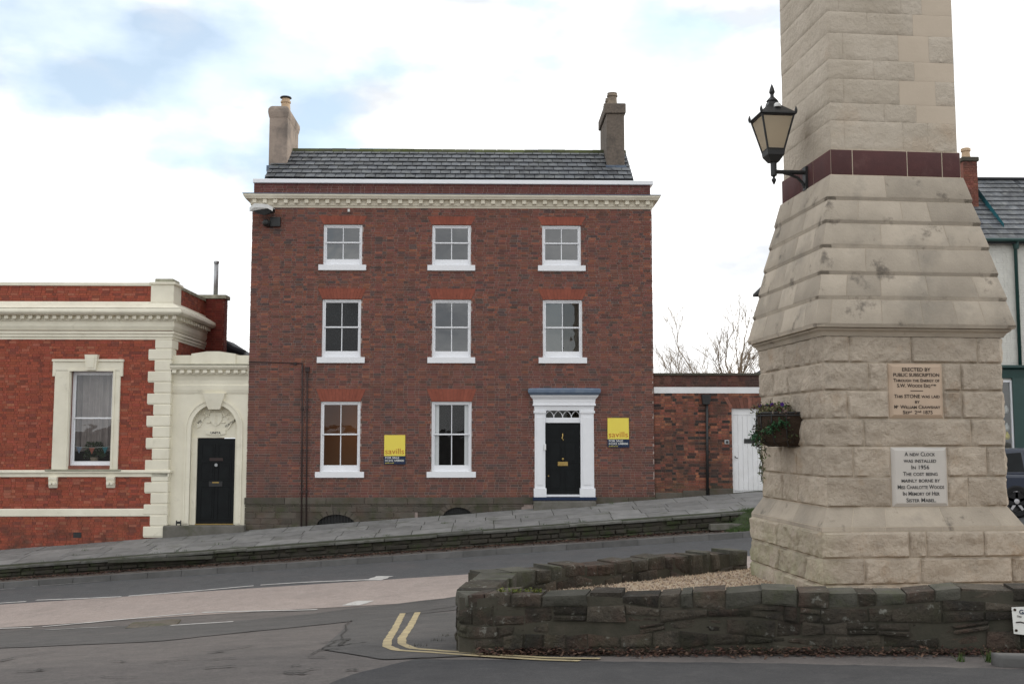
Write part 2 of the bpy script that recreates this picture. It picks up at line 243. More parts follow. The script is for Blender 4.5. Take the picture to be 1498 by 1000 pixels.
# ------------------------------------------------------------------ mesh helpers
class MB:
    def __init__(s): s.v = []; s.f = []; s.t = []
    def add(s, vs, fs, tint=None):
        k = len(s.v); s.v += [tuple(x) for x in vs]
        for f in fs: s.f.append(tuple(i+k for i in f)); s.t.append(tint)
        return s
    def quad(s, a, b, c, d, tint=None): return s.add((a, b, c, d), ((0, 1, 2, 3),), tint)
    def box(s, x0, x1, y0, y1, z0, z1, tint=None, skip=''):
        if x0 > x1: x0, x1 = x1, x0
        if z0 > z1: z0, z1 = z1, z0
        vs = [(x, y, z) for z in (z0, z1) for y in (y0, y1) for x in (x0, x1)]
        fs = {'b': (0, 2, 3, 1), 't': (4, 5, 7, 6), 'f': (0, 1, 5, 4), 'k': (2, 6, 7, 3), 'l': (0, 4, 6, 2), 'r': (1, 3, 7, 5)}
        return s.add(vs, [f for k, f in fs.items() if k not in skip], tint)
    def hexa(s, q, d, tint=None):            # outer quad + inward vector
        q = [Vector(p) for p in q]; d = Vector(d)
        return s.add(q+[p+d for p in q], ((0, 1, 2, 3), (7, 6, 5, 4), (0, 4, 5, 1), (1, 5, 6, 2), (2, 6, 7, 3), (3, 7, 4, 0)), tint)
    def prism(s, poly, axis, a, b, tint=None):   # 2-D polygon pushed along an axis
        n = len(poly)
        def P(p, w): return {'x': (w, p[0], p[1]), 'y': (p[0], w, p[1]), 'z': (p[0], p[1], w)}[axis]
        vs = [P(p, a) for p in poly]+[P(p, b) for p in poly]
        return s.add(vs, [tuple(range(n)), tuple(range(2*n-1, n-1, -1))]+[(i, i+n, (i+1) % n+n, (i+1) % n) for i in range(n)], tint)
    def tube(s, pts, r, n=8, tint=None, cap=True):
        pts = [Vector(p) for p in pts]; k = len(pts); rs = r if isinstance(r, (list, tuple)) else [r]*k
        vs = []
        for i, p in enumerate(pts):
            d = (pts[min(i+1, k-1)]-pts[max(i-1, 0)]).normalized()
            a = d.cross(Vector((0, 0, 1)) if abs(d.z) < .9 else Vector((1, 0, 0))).normalized(); b = d.cross(a)
            vs += [p+(a*math.cos(2*math.pi*j/n)+b*math.sin(2*math.pi*j/n))*rs[i] for j in range(n)]
        fs = [(i*n+j, i*n+(j+1) % n, (i+1)*n+(j+1) % n, (i+1)*n+j) for i in range(k-1) for j in range(n)]
        if cap: fs += [tuple(range(n-1, -1, -1)), tuple((k-1)*n+j for j in range(n))]
        return s.add(vs, fs, tint)
    def lathe(s, prof, c, n=16, axis='z', tint=None, a0=0, a1=None, rot=0, cap=True):
        full = a1 is None; a1 = 2*math.pi if full else a1; k = len(prof); m = n if full else n+1
        vs = []
        for r, h in prof:
            for j in range(m):
                a = a0+(a1-a0)*j/n+rot; x, y = r*math.cos(a), r*math.sin(a)
                vs.append((c[0]+x, c[1]+y, c[2]+h) if axis == 'z' else (c[0]+x, c[1]+h, c[2]+y))
        fs = [(i*m+j, i*m+(j+1) % m, (i+1)*m+(j+1) % m, (i+1)*m+j) for i in range(k-1) for j in range(n)]
        if full and cap:
            if prof[0][0] > 1e-4: fs.append(tuple(range(m-1, -1, -1)))
            if prof[-1][0] > 1e-4: fs.append(tuple((k-1)*m+j for j in range(m)))
        return s.add(vs, fs, tint)
    def block(s, q, d, bulge=.0, nx=4, ny=3, gap=.006, tint=None, both=False, rim=.02):
        """stone: outer quad (bl, br, tr, tl), inward vector, rough bulged face"""
        q = [Vector(p) for p in q]; d = Vector(d); nrm = -d.normalized()
        ctr = sum(q, Vector())/4; w = (q[1]-q[0]).length; h = (q[3]-q[0]).length
        uu = (q[1]-q[0]).normalized(); vv = (q[3]-q[0]).normalized()
        q = [q[0]+(uu+vv)*gap/2, q[1]+(-uu+vv)*gap/2, q[2]-(uu+vv)*gap/2, q[3]+(uu-vv)*gap/2]
        if bulge <= 0:
            return s.hexa(q, d, tint)
        us = [0, min(.25, rim/w)]+[min(.25, rim/w)+(1-2*min(.25, rim/w))*(i+1)/(nx) for i in range(nx-1)]+[1-min(.25, rim/w), 1]
        vs_ = [0, min(.25, rim/h)]+[min(.25, rim/h)+(1-2*min(.25, rim/h))*(i+1)/(ny) for i in range(ny-1)]+[1-min(.25, rim/h), 1]
        s_off = random.uniform(0, 50)
        def sheet(off, sg):
            pts = []
            for j, b in enumerate(vs_):
                for i, a in enumerate(us):
                    p = (q[0]*(1-a)+q[1]*a)*(1-b)+(q[3]*(1-a)+q[2]*a)*b+off
                    e = (i in (0, len(us)-1)) or (j in (0, len(vs_)-1))
                    if not e:
                        w3 = p+Vector((s_off, 0, 0)); r1 = 1-abs(mnoise.noise(w3*3.4))*2.2; r2 = mnoise.noise(w3*8.5); r3 = mnoise.noise(w3*19)
                        p = p+nrm*sg*bulge*max(.08, .35+.55*r1+.40*r2+.32*r3+.15*random.uniform(-1, 1))
                    pts.append(p)
            return pts
        nu, nv = len(us), len(vs_)
        A = sheet(Vector(), 1)
        fs = [(j*nu+i, j*nu+i+1, (j+1)*nu+i+1, (j+1)*nu+i) for j in range(nv-1) for i in range(nu-1)]
        if both:
            B = sheet(d, -1); o = nu*nv
            fs += [tuple(reversed([k+o for k in f])) for f in fs]
        else:
            B = [p+d for p in q]; o = nu*nv
        per = [i for i in range(nu)]+[j*nu+nu-1 for j in range(1, nv)]+[(nv-1)*nu+i for i in range(nu-2, -1, -1)]+[j*nu for j in range(nv-2, 0, -1)]
        if both:
            fs += [(per[k], per[k]+o, per[(k+1) % len(per)]+o, per[(k+1) % len(per)]) for k in range(len(per))]
        else:
            c4 = [0, nu-1, nv*nu-1, (nv-1)*nu]; ci = [per.index(c) for c in c4]+[len(per)]
            for k in range(4):
                side = per[ci[k]:ci[k+1]]+[per[ci[k+1] % len(per)]]
                fs.append(tuple(reversed(side))+(o+k, o+(k+1) % 4))
        return s.add(A+B, fs, tint)
    def build(s, name, mat, parent=None, smooth=False, kind=None, label=None, fix=False, rough_=False):
        me = bpy.data.meshes.new(name); off = getroot(parent).location if parent else Vector()
        me.from_pydata([(v[0]-off[0], v[1]-off[1], v[2]-off[2]) for v in s.v], [], s.f); me.update()
        if any(t is not None for t in s.t):
            a = me.attributes.new('tint', 'FLOAT_COLOR', 'FACE'); buf = []
            for t in s.t: buf += [*(t or (.1, .1, .1)), 1.0]
            a.data.foreach_set('color', buf)
        if fix:
            bm = bmesh.new(); bm.from_mesh(me); bmesh.ops.recalc_face_normals(bm, faces=bm.faces); bm.to_mesh(me); bm.free()
        if smooth: me.shade_smooth()
        if rough_: me.shade_smooth(); me.set_sharp_from_angle(angle=R(38))
        me.materials.append(M[mat])
        o = bpy.data.objects.new(name, me); C.objects.link(o)
        if parent: o.parent = parent
        if kind: o['kind'] = kind
        if label: o['label'] = label
        return o
def getroot(o):
    while o.parent: o = o.parent
    return o
def tag(o, label, cat, group=None):
    o['label'] = label; o['category'] = cat
    if group: o['group'] = group
    return o
def thing(name, loc, label, cat, group=None):
    o = bpy.data.objects.new(name, None); C.objects.link(o); o.location = loc; o.empty_display_size = .3
    return tag(o, label, cat, group)
def part_box(name, mat, parent, *b): return MB().box(*b).build(name, mat, parent)
def bevel(o, w=.006, seg=1):
    m = o.modifiers.new('bevel', 'BEVEL'); m.width = w; m.segments = seg; m.limit_method = 'ANGLE'; return o
def moulding(path, prof, mb=None):
    """profile (outward offset, z) swept along a plan path; outward is to the right of travel"""
    mb = mb or MB(); k = len(path); vs = []; n = len(prof)
    for i, p in enumerate(path):
        p = Vector(p[:2]); dn = []
        if i > 0: dn.append((p-Vector(path[i-1][:2])).normalized())
        if i < k-1: dn.append((Vector(path[i+1][:2])-p).normalized())
        ns = [Vector((d.y, -d.x)) for d in dn]
        nn = ns[0] if len(ns) == 1 else (ns[0]+ns[1])/(1+ns[0].dot(ns[1]))
        vs += [(p.x+nn.x*o, p.y+nn.y*o, z) for o, z in prof]
    fs = [(i*n+j, i*n+(j+1) % n, (i+1)*n+(j+1) % n, (i+1)*n+j) for i in range(k-1) for j in range(n)]
    fs += [tuple(range(n)), tuple((k-1)*n+j for j in range(n-1, -1, -1))]
    return mb.add(vs, fs)
def text(s, mat, parent, loc, size, name='lettering', align='CENTER', bold=.0, small=False, xs=1.0, rz=0.0, depth=.0015, width=None):
    cu = bpy.data.curves.new('t', 'FONT'); cu.body = s; cu.size = size; cu.align_x = align; cu.extrude = depth; cu.offset = bold; cu.resolution_u = 3
    cu.small_caps_scale = .78
    if small:
        for i in range(len(s)): cu.body_format[i].use_small_caps = True
    ob = bpy.data.objects.new('t', cu); C.objects.link(ob)
    bpy.context.view_layer.update()
    me = bpy.data.meshes.new_from_object(ob.evaluated_get(bpy.context.evaluated_depsgraph_get()))
    bpy.data.objects.remove(ob); bpy.data.curves.remove(cu)
    xsv = [v.co.x for v in me.vertices]
    if width and xsv: xs = width/(max(xsv)-min(xsv))
    off = getroot(parent).location; c, sn = math.cos(rz), math.sin(rz)
    for v in me.vertices:                     # stand upright, facing -y, then turn about z
        x, y, z = v.co.x*xs, v.co.y, v.co.z
        v.co = (loc[0]+x*c+z*sn-off.x, loc[1]+x*sn-z*c-off.y, loc[2]+y-off.z)
    me.materials.clear(); me.materials.append(M[mat]); me.name = name
    o = bpy.data.objects.new(name, me); C.objects.link(o); o.parent = parent
    return o

# ------------------------------------------------------------------ the lie of the land
def lerp(a, b, t): return a+(b-a)*t
def smooth01(t): t = max(0, min(1, t)); return t*t*(3-2*t)
KN = [(-60, 2.9, 0), (0, 2.36, .01), (5, 2.25, .015), (8, 2.10, .02), (10, 1.93, .022), (15, 1.42, .04), (19, 1.02, .053), (21, .84, .056), (24.6, .905, .061), (27.6, .983, .0648), (200, .983, .0648)]
def _prof(D):
    for (a, z0, b0), (c, z1, b1) in zip(KN, KN[1:]):
        if D <= c:
            t = (D-a)/(c-a); return lerp(z0, z1, t), lerp(b0, b1, t)
    return KN[-1][1:]
def ground(x, D):
    z = b = 0
    for k in (-.9, -.45, 0, .45, .9):
        p = _prof(D+k); z += p[0]/5; b += p[1]/5
    xc = max(-45, min(45, x)); z += b*xc
    if xc > 6: z += smooth01((D-15)/5)*(.0068*(min(xc, 13)-6)**2+max(0, xc-13)*.02)
    return z
def pave(x, D):                               # pavement: from its front edge up to the house walls
    t = (D-28.55)/(H-28.55); xc = max(-45, min(45, x))
    return lerp(1.515+.0705*xc, 1.80+.074*xc, t)
def hit(u, v, lift=0):                        # where a sight line meets the ground
    d = ray(u, v); d = d/d.y; D = 3.0
    while D < 60:
        if EYE+d.z*D < ground(d.x*D, D): break
        D += .02
    return Vector((d.x*D, D, ground(d.x*D, D)+lift))
def frange(a, b, s):
    n = max(1, int(round((b-a)/s))); return [a+(b-a)*i/n for i in range(n+1)]
def sheet(name, mat, xs, ds, zf, kind='structure', parent=None):
    mb = MB(); n = len(xs)
    mb.v = [(x, d, zf(x, d)) for d in ds for x in xs]
    mb.f = [(j*n+i, j*n+i+1, (j+1)*n+i+1, (j+1)*n+i) for j in range(len(ds)-1) for i in range(n-1)]; mb.t = [None]*len(mb.f)
    return mb.build(name, mat, parent, smooth=True, kind=kind)
def gz(x, D):
    if D <= 27.6: return ground(x, D)
    g = ground(x, 27.6)
    if D <= 28.6: return g
    return lerp(g, pave(x, H)-.25, smooth01((D-28.6)/2.5))
sheet('ground', 'road', [-400, -150, -80]+frange(-45, -16, 2)+frange(-15.5, 15, .3)+frange(16, 45, 2)+[80, 150, 400],
      [-300, -60, -20, -5]+frange(-4, 6, 1)+frange(6.25, 29, .25)+frange(30, 60, 2)+[120, 400, 900], gz)
def resample(pts, n):
    pts = [Vector(p) for p in pts]; L = [0]
    for a, b in zip(pts, pts[1:]): L.append(L[-1]+(b-a).length)
    o = []
    for i in range(n+1):
        s = L[-1]*i/n; k = max(j for j in range(len(L)) if L[j] <= s+1e-9); k = min(k, len(pts)-2)
        o.append(pts[k].lerp(pts[k+1], (s-L[k])/max(1e-9, L[k+1]-L[k])))
    return o
def loft(mb, A, B, n, m, lift, jag=0):
    A, B = resample(A, n), resample(B, n); k = len(mb.v)
    for i in range(n+1):
        a = A[i]+Vector((0, random.uniform(-jag, jag), 0)); b = B[i]+Vector((0, random.uniform(-jag, jag), 0))
        for j in range(m+1):
            p = a.lerp(b, j/m); mb.v.append((p.x, p.y, ground(p.x, p.y)+lift))
    for i in range(n):
        for j in range(m):
            mb.f.append((k+i*(m+1)+j, k+i*(m+1)+j+1, k+(i+1)*(m+1)+j+1, k+(i+1)*(m+1)+j)); mb.t.append(None)
    return mb
def px(*pts): return [hit(u, v) for u, v in pts]
def line_strip(mb, pts, w, lift, n=40, jag=.0):   # ribbon of width w on the ground
    P = resample(pts, n); A, B = [], []
    for i, p in enumerate(P):
        d = (P[min(i+1, n)]-P[max(i-1, 0)]); d.z = 0; d.normalize(); s = Vector((-d.y, d.x, 0))*w/2
        A.append(p+s*random.uniform(1-jag, 1+jag)); B.append(p-s*random.uniform(1-jag, 1+jag))
    k = len(mb.v)
    for a, b in zip(A, B):
        for p in (a, b): mb.v.append((p.x, p.y, ground(p.x, p.y)+lift))
    for i in range(n): mb.f.append((k+2*i, k+2*i+1, k+2*i+3, k+2*i+2)); mb.t.append(None)
    return mb
def stru(o): o['kind'] = 'structure'; return o
LANE, PINK = 24.55, 21.05
sheet('road', 'lane', frange(-45, 45, .5), frange(LANE, 27.58, .3), lambda x, d: ground(x, d)+.004)
def pink_edge(x): return 21.05 + .05*math.sin(x*.9)
mb = MB(); loft(mb, [(x, LANE+.02, 0) for x in frange(-45, 45, .5)], [(x, pink_edge(x), 0) for x in frange(-45, 45, .5)], 180, 12, .006); mb.build('road_surface', 'pink', smooth=True, kind='structure')
mb = MB(); loft(mb, [(-30, 20.9, 0)]+px((0, 922), (340, 909), (500, 892), (700, 868)), [(-24, 17.5, 0)]+px((0, 948), (230, 938), (345, 926), (520, 908), (700, 888)), 80, 24, .008, .05); mb.build('road_patch', 'strip', smooth=True, kind='structure')
mb = MB(); loft(mb, px((460, 1010), (520, 985), (610, 964), (760, 966), (900, 968), (1100, 970), (1498, 980), (1700, 985)), [(-1.7, 7.5, 0), (-1.4, 6.5, 0), (0, 4, 0), (1, 2, 0), (2, 0, 0), (3, 0, 0), (5, 0, 0), (8, 0, 0)], 70, 60, .006, .03); mb.build('road_patch', 'newtar', smooth=True, kind='structure')
mb = MB(); loft(mb, px((520, 905), (600, 900), (668, 893)), px((470, 950), (560, 965), (690, 960)), 30, 30, .010, .02); mb.build('road_patch', 'strip', smooth=True, kind='structure')
# lane lines, each painted stroke on its own
def stroke(mat, *pts, w=.11, n=24, name='road_line', lift=.014): return stru(line_strip(MB(), px(*pts), w, lift, n, .12).build(name, mat))
stroke('whiteline', (-60, 886), (38, 880)); stroke('whiteline', (53, 878), (110, 876), (177, 873)); stroke('whiteline', (188, 872), (280, 865), (371, 857)); stroke('whiteline', (381, 856), (440, 852), (540, 848))
stroke('whiteline', (545, 849), (563, 843), w=.42, n=4)
stroke('whiteline', (-60, 921), (47, 918)); stroke('whiteline', (62, 917), (160, 908), (284, 897)); stroke('whiteline', (296, 896), (380, 894), (464, 892))
stroke('whiteline', (512, 886), (534, 879), w=.40, n=4)
stroke('faintline', (67, 921.5), (112, 919.5), w=.2); stroke('faintline', (115, 919), (167, 917), w=.2); stroke('whiteline', (250, 915), (341, 909.5), w=.2)
stroke('faintline', (-40, 865), (22, 861), w=.09); stroke('faintline', (48, 858), (155, 850), w=.09); stroke('faintline', (165, 849), (296, 838.5), w=.09); stroke('faintline', (326, 836), (432, 830), w=.09); stroke('faintline', (442, 829), (575, 820.5), w=.09)
stroke('whiteline', (586, 819.5), (602, 818.5), w=.26, n=4)
stroke('faintline', (610, 817), (800, 805), (1000, 790), (1100, 783), w=.06)
for k in (0, 1):                              # the pair of yellow lines turning the corner
    d = 22*k
    stroke('yellowline', (589+d, 897.5-1.5*k), (578+d*1.0, 920-3*k), (567+d*.95, 938-4*k), (566+d, 946-3.5*k), (580+d, 952-3*k), (620+d*.4, 954.5-3*k), (700, 960.3-3.2*k), (800, 966.5-3.2*k), (868-20*(1-k)+10*k, 968-3.5*k), w=.10, n=70)
# tar seams and cracks
for p in [((345, 926.5), (380, 922), (420, 919.5), (520, 908), (600, 899), (664, 890)), ((380, 908), (500, 894), (664, 874)), ((503, 938), (499, 930), (507, 922), (505, 915), (514, 908)), ((0, 946), (60, 943), (140, 938)), ((20, 962), (90, 952)), ((455, 958), (490, 940), (540, 936))]:
    stru(line_strip(MB(), px(*p), .016, .017, 60, .8).build('tar_seam', 'crack'))
for p in [((590, 898), (668, 887)), ((470, 941), (510, 935), (495, 946)), ((300, 978), (345, 975)), ((0, 968), (20, 963))]:
    stru(line_strip(MB(), px(*p), .045, .018, 14, .8).build('tar_seam', 'crack'))
rc = random.Random(77)
for _ in range(16):                            # hair cracks in the old surface
    u, v = rc.uniform(10, 560), rc.uniform(945, 998); w = rc.uniform(14, 60); sl_0 = rc.uniform(-.12, .02)
    stru(line_strip(MB(), px(*[(u+w*k/5, v+sl_0*w*k/5+rc.uniform(-1.2, 1.2)) for k in range(6)]), rc.uniform(.012, .03), .016, 24, .8).build('tar_seam', 'crack'))
mb = MB()                                      # granite setts showing through the worn tarmac
for i in range(14):
    for j in range(3):
        p = hit(196+i*4.2+j*2, 918-j*2.2-i*.35); h = .018+random.uniform(0, .01)
        z = ground(p.x, p.y); mb.box(p.x-.1, p.x+.09, p.y-.14, p.y+.14, z-.02, z+h)
mb.build('exposed_setts', 'plinth', kind='structure')
# kerb and verge on the far side
kerb = sheet('kerb', 'kerb', frange(-45, 45, .5), [27.6, 27.62, 27.73], lambda x, d: ground(x, 27.6)+(.0 if d < 27.61 else .135))
x = -16.0
while x < 16:
    l = random.uniform(.85, .95); mb = MB()
    q = lambda xx, d, h: (xx, d, ground(xx, 27.6)+h)
    mb.hexa([q(x+.006, 27.57, -.05), q(x+l-.006, 27.57, -.05), q(x+l-.006, 27.585, .15), q(x+.006, 27.585, .15)], (0, .15, 0))
    mb.build('kerb_stone', 'kerb', kerb); x += l
sheet('verge', 'verge', frange(-45, 45, .5), frange(27.71, 28.6, .2), lambda x, d: ground(x, 27.6)+.14)

# ------------------------------------------------------------------ pavement: bed, slabs, edge stones
bed = sheet('pavement', 'paving', frange(-45, 45, .5), [28.62]+frange(29, H+.3, .45), lambda x, d: pave(x, d)-.012)
def slab_piece(name, mat, parent, x0, x1, d0, d1, h=.0, th=.06, gap=.02):
    g = gap/2
    if x0 > x1: return
    q = [(x0+g, d0+g), (x1-g, d0+g), (x1-g, d1-g), (x0+g, d1-g)]
    j = random.uniform(-.006, .006)
    return MB().hexa([(x, d, pave(x, d)+h+j+random.uniform(-.002, .002)) for x, d in q], (0, 0, -th)).build(name, mat, parent)
rows = [(28.90, 29.55), (29.55, 30.25), (30.25, 30.85), (30.85, 31.72)]
for d0, d1 in rows:
    x = -17+random.uniform(0, .6)
    while x < 17:
        l = random.uniform(.75, 1.35); slab_piece('paving_slab', 'slab', bed, x, x+l, d0, d1); x += l
x = -17.0
while x < 9.0:                                  # edge stones of the raised pavement
    l = random.uniform(.8, 1.5)
    mb = MB(); y0 = 28.52+random.uniform(-.025, .02); h = random.uniform(-.012, .012)
    f = lambda xx, k: (xx, y0, pave(xx, 28.6)+h+k)
    mb.block([f(x, -.075), f(x+l, -.075), f(x+l, .006), f(x, .006)], (0, .37, 0), .010, 3, 1, .016, rim=.015)
    mb.build('edge_stone', 'edge', bed); x += l

rw = thing('retaining_wall', (-4, 28.6, 1.0), 'low mossy rubble wall holding up the raised pavement above the road', 'wall')
MB().hexa([(-17, 28.62, ground(-17, 27.6)-.1), (7.0, 28.62, ground(7, 27.6)-.1), (7.0, 28.62, pave(7, 28.6)-.03), (-17, 28.62, pave(-17, 28.6)-.03)], (0, .3, 0)).build('wall_core', 'dark', rw)
mb = MB(); nrow = 3
for r in range(nrow):
    x = -17+random.uniform(0, .3)
    while x < 6.9:
        l = random.uniform(.18, .62)
        if x+l > 7.0: l = 7.0-x
        def zz(xx, t): a = ground(xx, 27.6)+.08; return lerp(a, pave(xx, 28.6)-.075, t)
        y = 28.60+random.uniform(-.035, .03); t0, t1 = r/nrow, (r+1)/nrow
        mb.block([(x, y, zz(x, t0)), (x+l, y, zz(x+l, t0)), (x+l, y, zz(x+l, t1)), (x, y, zz(x, t1))], (0, .15, 0), .04, 3, 2, .02, rim=.02)
        x += l
mb.build('stone', 'rubble', rw, kind='stuff', rough_=True)
for (u0, u1, v, D, hh) in [(158, 310, 818.5, 28.42, -.02), (1040, 1100, 767, 28.25, .05)]:   # old steps let into the wall
    a, b = at(u0, v, D), at(u1, v-(2 if u0 > 900 else 6), D)
    MB().hexa([(a.x, D, a.z-hh-.1), (b.x, D, b.z-hh-.1), (b.x, D, b.z), (a.x, D, a.z)], (0, .33, 0)).build('step', 'kerbst' if u0 < 900 else 'stepstone', rw)

# ------------------------------------------------------------------ masonry helpers
def shade(c, a): k = random.uniform(1-a, 1+a); return tuple(x*k*random.uniform(.94, 1.06) for x in c)
def house_pal():
    r = random.random()
    if r < .60: return shade((.205, .088, .069), .15)
    if r < .80: return shade((.150, .076, .064), .16)
    if r < .91: return shade((.270, .108, .072), .15)
    return shade((.115, .078, .072), .18)
def red_pal():
    r = random.random()
    if r < .72: return shade((.35, .098, .062), .12)
    if r < .92: return shade((.25, .080, .058), .14)
    return shade((.39, .145, .095), .12)
def garden_pal():
    r = random.random()
    if r < .55: return shade((.25, .095, .066), .22)
    if r < .75: return shade((.34, .14, .085), .18)
    if r < .9: return shade((.09, .050, .042), .3)
    return shade((.05, .040, .038), .25)
def brickwork(mb, org, u, n, length, z0, z1, pal, holes=(), gauge=.0755, st=.215, hd=.105, proud=.012, joint=.011, stretcher=False):
    org, u, n = Vector(org), Vector(u), Vector(n); r = 0
    k = max(1, round((z1-z0)/gauge)); g = (z1-z0)/k
    for r in range(k):
        za, zb = z0+r*g+joint/2, z0+(r+1)*g-joint/2
        hs = sorted((a, b) for a, b, c, d in holes if c < zb-.01 and d > za+.01)
        s = -random.uniform(0, .02) if r % 2 == 0 else -(st+hd)*.5+random.uniform(-.01, .01); i = r % 2
        while s < length:
            l = st if (stretcher or i % 2 == 0) else hd
            l += random.uniform(-.006, .006); segs = [(max(0, s), min(length, s+l))]
            for a, b in hs:
                new = []
                for p, q in segs:
                    if b <= p or a >= q: new.append((p, q)); continue
                    if a > p: new.append((p, a))
                    if b < q: new.append((b, q))
                segs = new
            c = None
            for p, q in segs:
                if q-p < .035: continue
                c = c or pal(); pr = proud+random.uniform(-.004, .004)
                A, B = org+u*p, org+u*q
                q4 = [(A.x, A.y, za), (B.x, B.y, za), (B.x, B.y, zb), (A.x, A.y, zb)]
                q4 = [Vector(v)+Vector((n.x, n.y, 0))*pr for v in q4]; d = Vector((-n.x, -n.y, 0))*(pr+.004)
                vs = q4+[v+d for v in q4]
                mb.add(vs, ((0, 1, 2, 3), (0, 4, 5, 1), (1, 5, 6, 2), (2, 6, 7, 3), (3, 7, 4, 0)), c)
            s += l+joint; i += 1
    return mb
def wall_open(mb, x0, x1, z0, z1, y, holes, reveal=.12):
    xs = sorted({x0, x1, *[h[0] for h in holes], *[h[1] for h in holes]}); zs = sorted({z0, z1, *[h[2] for h in holes], *[h[3] for h in holes]})
    for a, b in zip(xs, xs[1:]):
        for c, d in zip(zs, zs[1:]):
            mx_, mz = (a+b)/2, (c+d)/2
            if any(h[0] < mx_ < h[1] and h[2] < mz < h[3] for h in holes): continue
            mb.quad((a, y, c), (b, y, c), (b, y, d), (a, y, d))
    for a, b, c, d in holes:
        Y = y+reveal
        mb.quad((a, y, c), (a, y, d), (a, Y, d), (a, Y, c)); mb.quad((b, y, d), (b, y, c), (b, Y, c), (b, Y, d))
        mb.quad((a, y, d), (b, y, d), (b, Y, d), (a, Y, d)); mb.quad((b, y, c), (a, y, c), (a, Y, c), (b, Y, c))
    return mb
def arch_face(mb, x0, x1, z0, z1, ax0, ax1, zs, rise, y, depth, n=20, floor=None):
    c, w = (ax0+ax1)/2, (ax1-ax0)/2
    pts = [(c-w*math.cos(math.pi*i/n), zs+rise*math.sin(math.pi*i/n)) for i in range(n+1)]
    zf = z0 if floor is None else floor
    mb.quad((x0, y, z0), (ax0, y, z0), (ax0, y, zs), (x0, y, zs)); mb.quad((ax1, y, z0), (x1, y, z0), (x1, y, zs), (ax1, y, zs))
    mb.quad((x0, y, zs), (ax0, y, zs), (ax0, y, z1), (x0, y, z1)); mb.quad((ax1, y, zs), (x1, y, zs), (x1, y, z1), (ax1, y, z1))
    for p, q in zip(pts, pts[1:]): mb.quad((p[0], y, p[1]), (q[0], y, q[1]), (q[0], y, z1), (p[0], y, z1))
    o = [(ax0, zf)]+pts+[(ax1, zf)]
    for p, q in zip(o, o[1:]): mb.quad((p[0], y, p[1]), (p[0], y+depth, p[1]), (q[0], y+depth, q[1]), (q[0], y, q[1]))
    return mb
def frame_boxes(mb, x0, x1, z0, z1, t, y0, y1, tb=None, tt=None):
    tb = tb or t; tt = tt or t
    mb.box(x0, x0+t, y0, y1, z0, z1); mb.box(x1-t, x1, y0, y1, z0, z1)
    mb.box(x0+t, x1-t, y0, y1, z1-tt, z1); mb.box(x0+t, x1-t, y0, y1, z0, z0+tb); return mb
def sash_window(house, x0, x1, z0, z1, zm, y, glassmat='glass', bar=True, botr=.17, mat='white', sill=True):
    """box frame with an upper and a lower sash, each pane its own"""
    w = frame_boxes(MB(), x0+.002, x1-.002, z0+.002, z1-.002, .055, y+.035, y+.13, tb=.04).build('window', mat, house); bevel(w, .006)
    a, b = x0+.055, x1-.055
    for nm, c, d, yy, bt in (('upper_sash', zm-.022, z1-.055, y+.058, .045), ('lower_sash', z0+.042, zm+.022, y+.092, botr)):
        m = frame_boxes(MB(), a, b, c, d, .042, yy, yy+.035, tb=bt, tt=.045)
        xm = (a+b)/2
        if bar: m.box(xm-.013, xm+.013, yy+.004, yy+.03, c+bt, d-.045)
        m.build(nm, mat, w)
        for p, q in (((a+.042, xm-.013), (xm+.013, b-.042)) if bar else ((a+.042, b-.042),)):
            gm = glassmat[int(p > xm-.1)] if isinstance(glassmat, tuple) else glassmat
            MB().quad((p, yy+.018, c+bt), (q, yy+.018, c+bt), (q, yy+.018, d-.045), (p, yy+.018, d-.045)).build('pane', gm, w)
    return w
def room(house, x0, x1, z0, z1, y, depth, mat, spread=.5, name='room', zup=.35, zdn=.7):
    a, b, c, d = x0-spread, x1+spread, z0-zdn, z1+zup; Y = y+depth; m = MB()
    m.quad((a, Y, c), (b, Y, c), (b, Y, d), (a, Y, d)); m.quad((a, y, c), (a, Y, c), (a, Y, d), (a, y, d)); m.quad((b, y, c), (b, Y, c), (b, Y, d), (b, y, d))
    m.quad((a, y, c), (b, y, c), (b, Y, c), (a, Y, c)); m.quad((a, y, d), (b, y, d), (b, Y, d), (a, Y, d))
    for p in ((a, x0, c, d), (x1, b, c, d), (x0, x1, c, z0), (x0, x1, z1, d)): m.quad((p[0], y, p[2]), (p[1], y, p[2]), (p[1], y, p[3]), (p[0], y, p[3]))
    return m.build(name, mat, house)
def panel_door(parent, x0, x1, z0, z1, y, mat, rows, name='door'):
    d = MB().box(x0, x1, y, y+.05, z0, z1).build(name, mat, parent); w = (x1-x0)
    for a, b in rows:
        for s in (0, 1):
            p0 = x0+w*(.10+.44*s); p1 = x0+w*(.46+.44*s); c, e = lerp(z0, z1, a), lerp(z0, z1, b)
            m = frame_boxes(MB(), p0, p1, c, e, .022, y-.014, y+.01); m.box(p0+.06, p1-.06, y-.010, y+.01, c+.06, e-.06); m.build('panel', mat, d)
    return d

